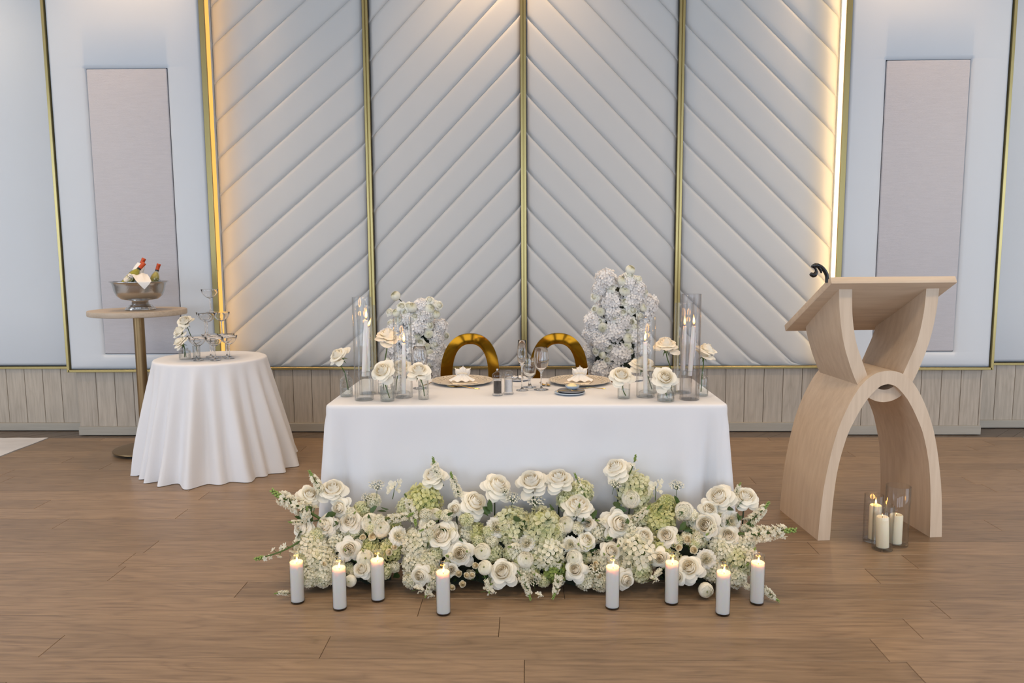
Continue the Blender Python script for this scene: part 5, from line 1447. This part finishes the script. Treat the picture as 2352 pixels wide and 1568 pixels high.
vase('bud_vase', 'glass bottle vase between the cone-shouldered vase and the tall smoked cylinder', (.690, 3.600, TH), bottle_prof(.026, .115, .0125, .075), 'stud', GV, (.024, .04))
vase('bud_vase', 'clear square-shouldered glass bottle vase at the long table\'s right corner', (.832, 3.570, TH), bottle_prof(.0305, .124, .0115, .082), 'glass', GV, (.028, .05))
vase('bud_vase', 'faceted glass bud vase holding two roses on the round table', (-2.291, 4.950, RH), [(.002, .001), (.036, .001), (.039, .006), (.039, .052), (.034, .060), (.022, .066), (.022, .072), (.026, .075), (.023, .075), (.019, .070), (.019, .065), (.031, .058), (.036, .051), (.036, .009), (.002, .008)], 'stud', GV)
vase('bud_vase', 'slim glass tumbler vase holding the top rose on the round table', (-2.228, 4.985, RH), cup_prof(.024, .026, .088), 'stud', GV)
RL = {'A': ('ivory rose facing left, in the bottle vase at the long table\'s left corner', [(-.893, 3.560, .90), (-.880, 3.572, .86), (-.868, 3.578, .78)]),
      'B': ('large ivory rose over the squat studded vase', [(-.662, 3.440, .84), (-.655, 3.448, .80), (-.645, 3.452, .765)]),
      'D': ('ivory rose high on a bare stem above the left bud vases', [(-.682, 3.615, .98), (-.700, 3.632, .90), (-.712, 3.640, .84), (-.708, 3.644, .77)]),
      'E': ('ivory rose behind the short left cylinder\'s candle', [(-.634, 3.655, .85), (-.644, 3.652, .82), (-.650, 3.650, .765)]),
      'C': ('ivory rose over the tall studded tumbler nearest the left plate', [(-.500, 3.482, .84), (-.493, 3.490, .815), (-.487, 3.494, .765)]),
      'F': ('open ivory rose in the plain round jar, nearest the right plate', [(.444, 3.502, .825), (.449, 3.505, .79), (.462, 3.508, .762)]),
      'G': ('ivory rose with splayed petals behind the short right cylinder', [(.566, 3.628, .86), (.585, 3.636, .83), (.606, 3.640, .77)]),
      'H': ('open ivory rose facing out over the cone-shouldered vase', [(.630, 3.435, .81), (.636, 3.440, .79), (.645, 3.442, .765)]),
      'I': ('ivory rose on a tall stem left of the smoked cylinder', [(.666, 3.572, .93), (.684, 3.592, .885), (.690, 3.600, .85), (.694, 3.602, .77)]),
      'J': ('ivory rose leaning right at the long table\'s right corner', [(.838, 3.574, .90), (.833, 3.571, .86), (.828, 3.568, .77)]),
      'K': ('topmost ivory rose beside the coupe tower', [(-2.262, 4.952, .95), (-2.244, 4.975, .87), (-2.228, 4.985, .83), (-2.220, 4.990, .76)]),
      'L': ('middle ivory rose beside the coupe tower, just under the topmost one', [(-2.288, 4.925, .89), (-2.290, 4.945, .82), (-2.287, 4.955, .76)]),
      'M': ('lowest ivory rose, leaning left over the faceted vase on the round table', [(-2.280, 4.900, .84), (-2.285, 4.935, .825), (-2.290, 4.948, .80), (-2.296, 4.950, .76)])}
for (k, x, y, z, r, d) in TROSES:
    cut_rose(RL[k][0], (x, y, z), r*1.0, d, RL[k][1])

# ---- the flower spread on the floor: three pieces end to end
rg = random.Random(23)
ends = [(-.80, 3.20, 'left', 'left piece of the low white floor flower spread, past the left table corner'),
        (-.02, 3.20, 'middle', 'long middle piece of the low white floor flower spread before the table'),
        (.82, 3.20, 'right', 'right piece of the low white floor flower spread, reaching towards the lectern')]
arr = []
for (x, y, nm, lb) in ends:
    arr.append(thing('flower_arrangement', lb, 'flowers', (x, y, 0), 0, 'low floor flower arrangements'))
spans = [(-.99, -.60), (-.47, .42), (.57, .93)]
for t, (a, b), (ex, ey, _, _) in zip(arr, spans, ends):
    # dark foam core the stems are pushed into
    fm = MB(); nx = max(3, int((b-a)/.06))
    fm.grid(lambda u, v: (a+(b-a)*u-ex, 3.19-.085*math.cos(PI*v)*(1-.5*abs(2*u-1)**4)-ey, .02+.20*math.sin(PI*v)*(1-.55*abs(2*u-1)**4)+.012*math.sin(u*31+v*9)), nx*2, 10)
    part('foam_core', fm, M['foam'], t, 180)
    # leaves in the gaps
    lv = MB()
    for _ in range(int((b-a)*130)):
        px = rg.uniform(a-.02, b+.02); pz = rg.uniform(.03, .33); py = 3.02+.45*max(0, pz-.05)*.5+rg.uniform(.06, .13)
        ax = Vector((rg.uniform(-.9, .9), rg.uniform(-1, .1), rg.uniform(-.3, .9))).normalized()
        q = ax.to_track_quat('Z', 'Y') @ Quaternion((0, 0, 1), rg.uniform(0, 6.28)); ln = rg.uniform(.035, .07)
        lf = MB().add([(0, 0, 0), (ln*.26, .004, ln*.4), (ln*.2, 0, ln*.75), (0, -.006, ln), (-ln*.2, 0, ln*.75), (-ln*.26, .004, ln*.4), (0, -.004, ln*.5)], [(0, 1, 6), (1, 2, 3, 6), (6, 3, 4, 5), (0, 6, 5)])
        lv.xf(lf, Matrix.Translation((px-ex, py-ey, pz)) @ q.to_matrix().to_4x4())
    o = part('foliage', lv, M['leaf'], t, 180); o['kind'] = 'stuff'
# small heads that fill the gaps between the big blooms
for t, (a, b), (ex, ey, _, _) in zip(arr, spans, ends):
    for _ in range(int((b-a)*48)):
        px = rg.uniform(a-.03, b+.03); pz = .045+.27*rg.random()**1.2; py = 3.02+.32*max(0, pz-.05)+rg.uniform(.045, .07)
        r = rg.uniform(.020, .034)
        me = hyd_me[(rg.choice(('hyd0', 'hyd0', 'hyd1', 'hyd1', 'hyd2')), rg.randint(0, 1))]
        link('hydrangea', me, t, (px-ex, py-ey, pz), spin(face((rg.uniform(-.5, .5), -.8, rg.uniform(-.1, .7))), rg.uniform(0, 6)), r)
    for _ in range(int((b-a)*18)):
        px = rg.uniform(a-.02, b+.02); pz = rg.uniform(.06, .34); py = 3.0+.35*max(0, pz-.05)
        link('stock_spray', rg.choice(stock_me), t, (px-ex, py-ey+.045, pz-.04), spin(face((rg.uniform(-.9, .9), -.7, rg.uniform(-.3, 1.0))), rg.uniform(0, 6)), rg.uniform(.07, .11))
for (kind, sg, var, x, y, z, r) in BLOOMS:
    t = arr[sg]; ex, ey = ends[sg][:2]
    if z < .10: d = (rg.uniform(-.35, .35), -1.0, .12+rg.uniform(-.1, .25))
    elif z > .33 and kind == 'rose': d = (rg.uniform(-.55, .55), -.50, rg.uniform(.55, 1.0))
    else: d = (rg.uniform(-.4, .4)+.25*(x-ex)/.5*(sg != 1), -.85, .40+rg.uniform(-.15, .3))
    q = spin(face(d), rg.uniform(0, 6.28))
    zmin = r*.62
    z = max(z, zmin)
    p = (x-ex, y-ey, z)
    if kind == 'rose': link('rose', rg.choice(rose_me), t, p, q, r*1.18)
    elif kind == 'ran': link('ranunculus', rg.choice(ran_me), t, p, q, r*1.10)
    elif kind == 'car': link('lisianthus', rg.choice(car_me), t, p, q, r*1.12)
    elif kind == 'spray': link('spray_rose', rg.choice(spray_me), t, p, q, r*1.08)
    else: link('hydrangea', hyd_me[(HYC[var], rg.randint(0, 1))], t, p, q, r*1.10)
    if z > .27 and kind in ('rose', 'ran', 'car'):
        back = Vector(p)+q @ Vector((0, 0, -.5*r))
        foot = (p[0]+rg.uniform(-.03, .03)-.06*(x-ex)*(sg != 1), max(back.y, -.06)+rg.uniform(0, .03), .10)
        part('stem', MB().tube([tuple(back), (back.x*.6+foot[0]*.4, back.y+.004, back.z*.62+.04), foot], .0032, 6), M['stemd'], t, 180)
        if kind == 'rose': link('sepals', sepal_me, t, p, q, r*.95)
for i, (sg, x0, y0, z0, x1, y1, z1) in enumerate(SPRAYS):
    t = arr[sg]; ex, ey = ends[sg][:2]
    a = Vector((x0, y0, z0)); b = Vector((x1, y1, max(z1, .012)))
    dv = (b-a)
    a = a-dv*.30
    a.z = max(a.z, .02)
    dv = b-a
    me = bare_me[0] if i in (2, 10, 11) else stock_me[i % 2]
    link('stock_spray', me, t, (a.x-ex, a.y-ey, a.z), spin(face(dv), rg.uniform(0, 6.28)), dv.length)
for (sg, x, y, z, r) in UMBELS:
    ex, ey = ends[sg][:2]
    link('lace_umbel', umbel_me, arr[sg], (x-ex, (y if z > .2 else 3.03)-ey, z), spin(face((rg.uniform(-.2, .2), -.35, 1)), rg.uniform(0, 6)), r)
for (sg, x, y, z, r) in PEAS:
    ex, ey = ends[sg][:2]
    link('sweet_pea', pea_me, arr[sg], (x-ex, y-ey, max(z, r*.7)), (0, rg.uniform(-.3, .3) if z > .2 else 1.3, rg.uniform(-.4, .4)), r)

# ---- two flower columns behind the table
rc_ = random.Random(29)
for data, nm, cx, wd, zt_, lb in ((PL, 'left', -.710, .156, 1.085, 'lower flower column of roses and hydrangeas behind the table, left of the gold chairs'),
                                  (PR, 'right', .585, .182, 1.225, 'taller flower column of hydrangeas and roses behind the table, right of the gold chairs')):
    cy = 4.80
    t = thing('flower_column', lb, 'flowers', (cx, cy, 0), 0, 'flower columns behind the long table')
    part('pedestal', MB().lathe([(0, 0), (.16, 0), (.16, .01), (.03, .02), (.03, .60), (0, .60)], 32), M['black'], t)
    part('foam_core', MB().lathe([(0, .52), (wd*.72, .54), (wd*.86, .75), (wd*.8, .95), (wd*.55, zt_-.07), (wd*.3, zt_-.02), (0, zt_)], 24, wob=lambda a, z: 1+.06*math.sin(a*5+z*20)), M['foam'], t, 180)
    for (kind, x, y, z, r, loose) in data:
        p = Vector((x-cx, y-cy, z))
        d = Vector((p.x*4.0, -.75, .15+max(0, (z-zt_+.15))*2.5)) + Vector((rc_.uniform(-.35, .35), 0, rc_.uniform(-.25, .25)))
        q = spin(face(d), rc_.uniform(0, 6.28))
        if kind == 'rose': link('rose', rc_.choice(rosew_me), t, tuple(p), q, r*1.08)
        elif kind == 'ran': link('pompon', rc_.choice(pom_me), t, tuple(p), q, r*1.02)
        else: link('hydrangea', hyd_me[('hydb', rc_.randint(0, 1))], t, tuple(p), q, r*1.12)
        if loose:
            foot = Vector((p.x*.45, p.y*.3, z-.10))
            part('stem', MB().tube([tuple(p), tuple((p+foot)/2+Vector((0, 0, .012))), tuple(foot)], .0028, 6), M['stemd'], t, 180)
    # the sides and back of the column, all round, so it stays a column from any side
    n = 26
    for i in range(n):
        a = PI*(.02+.96*(i*.618 % 1)); z = .60+(zt_-.66)*(i+.5)/n
        rr = wd*(.86 if z < zt_-.2 else .62)
        p = Vector((rr*math.cos(a), rr*.8*math.sin(a)*.9, z))
        link('hydrangea', hyd_me[('hydb', i % 2)], t, tuple(p), spin(face((math.cos(a), math.sin(a), .2)), i), .055)
    for i in range(7):
        a = -PI*(.05+.9*i/6); z = .60
        link('hydrangea', hyd_me[('hydb', i % 2)], t, (wd*.85*math.cos(a), wd*.75*math.sin(a), z), spin(face((math.cos(a), math.sin(a), .1)), i), .055)
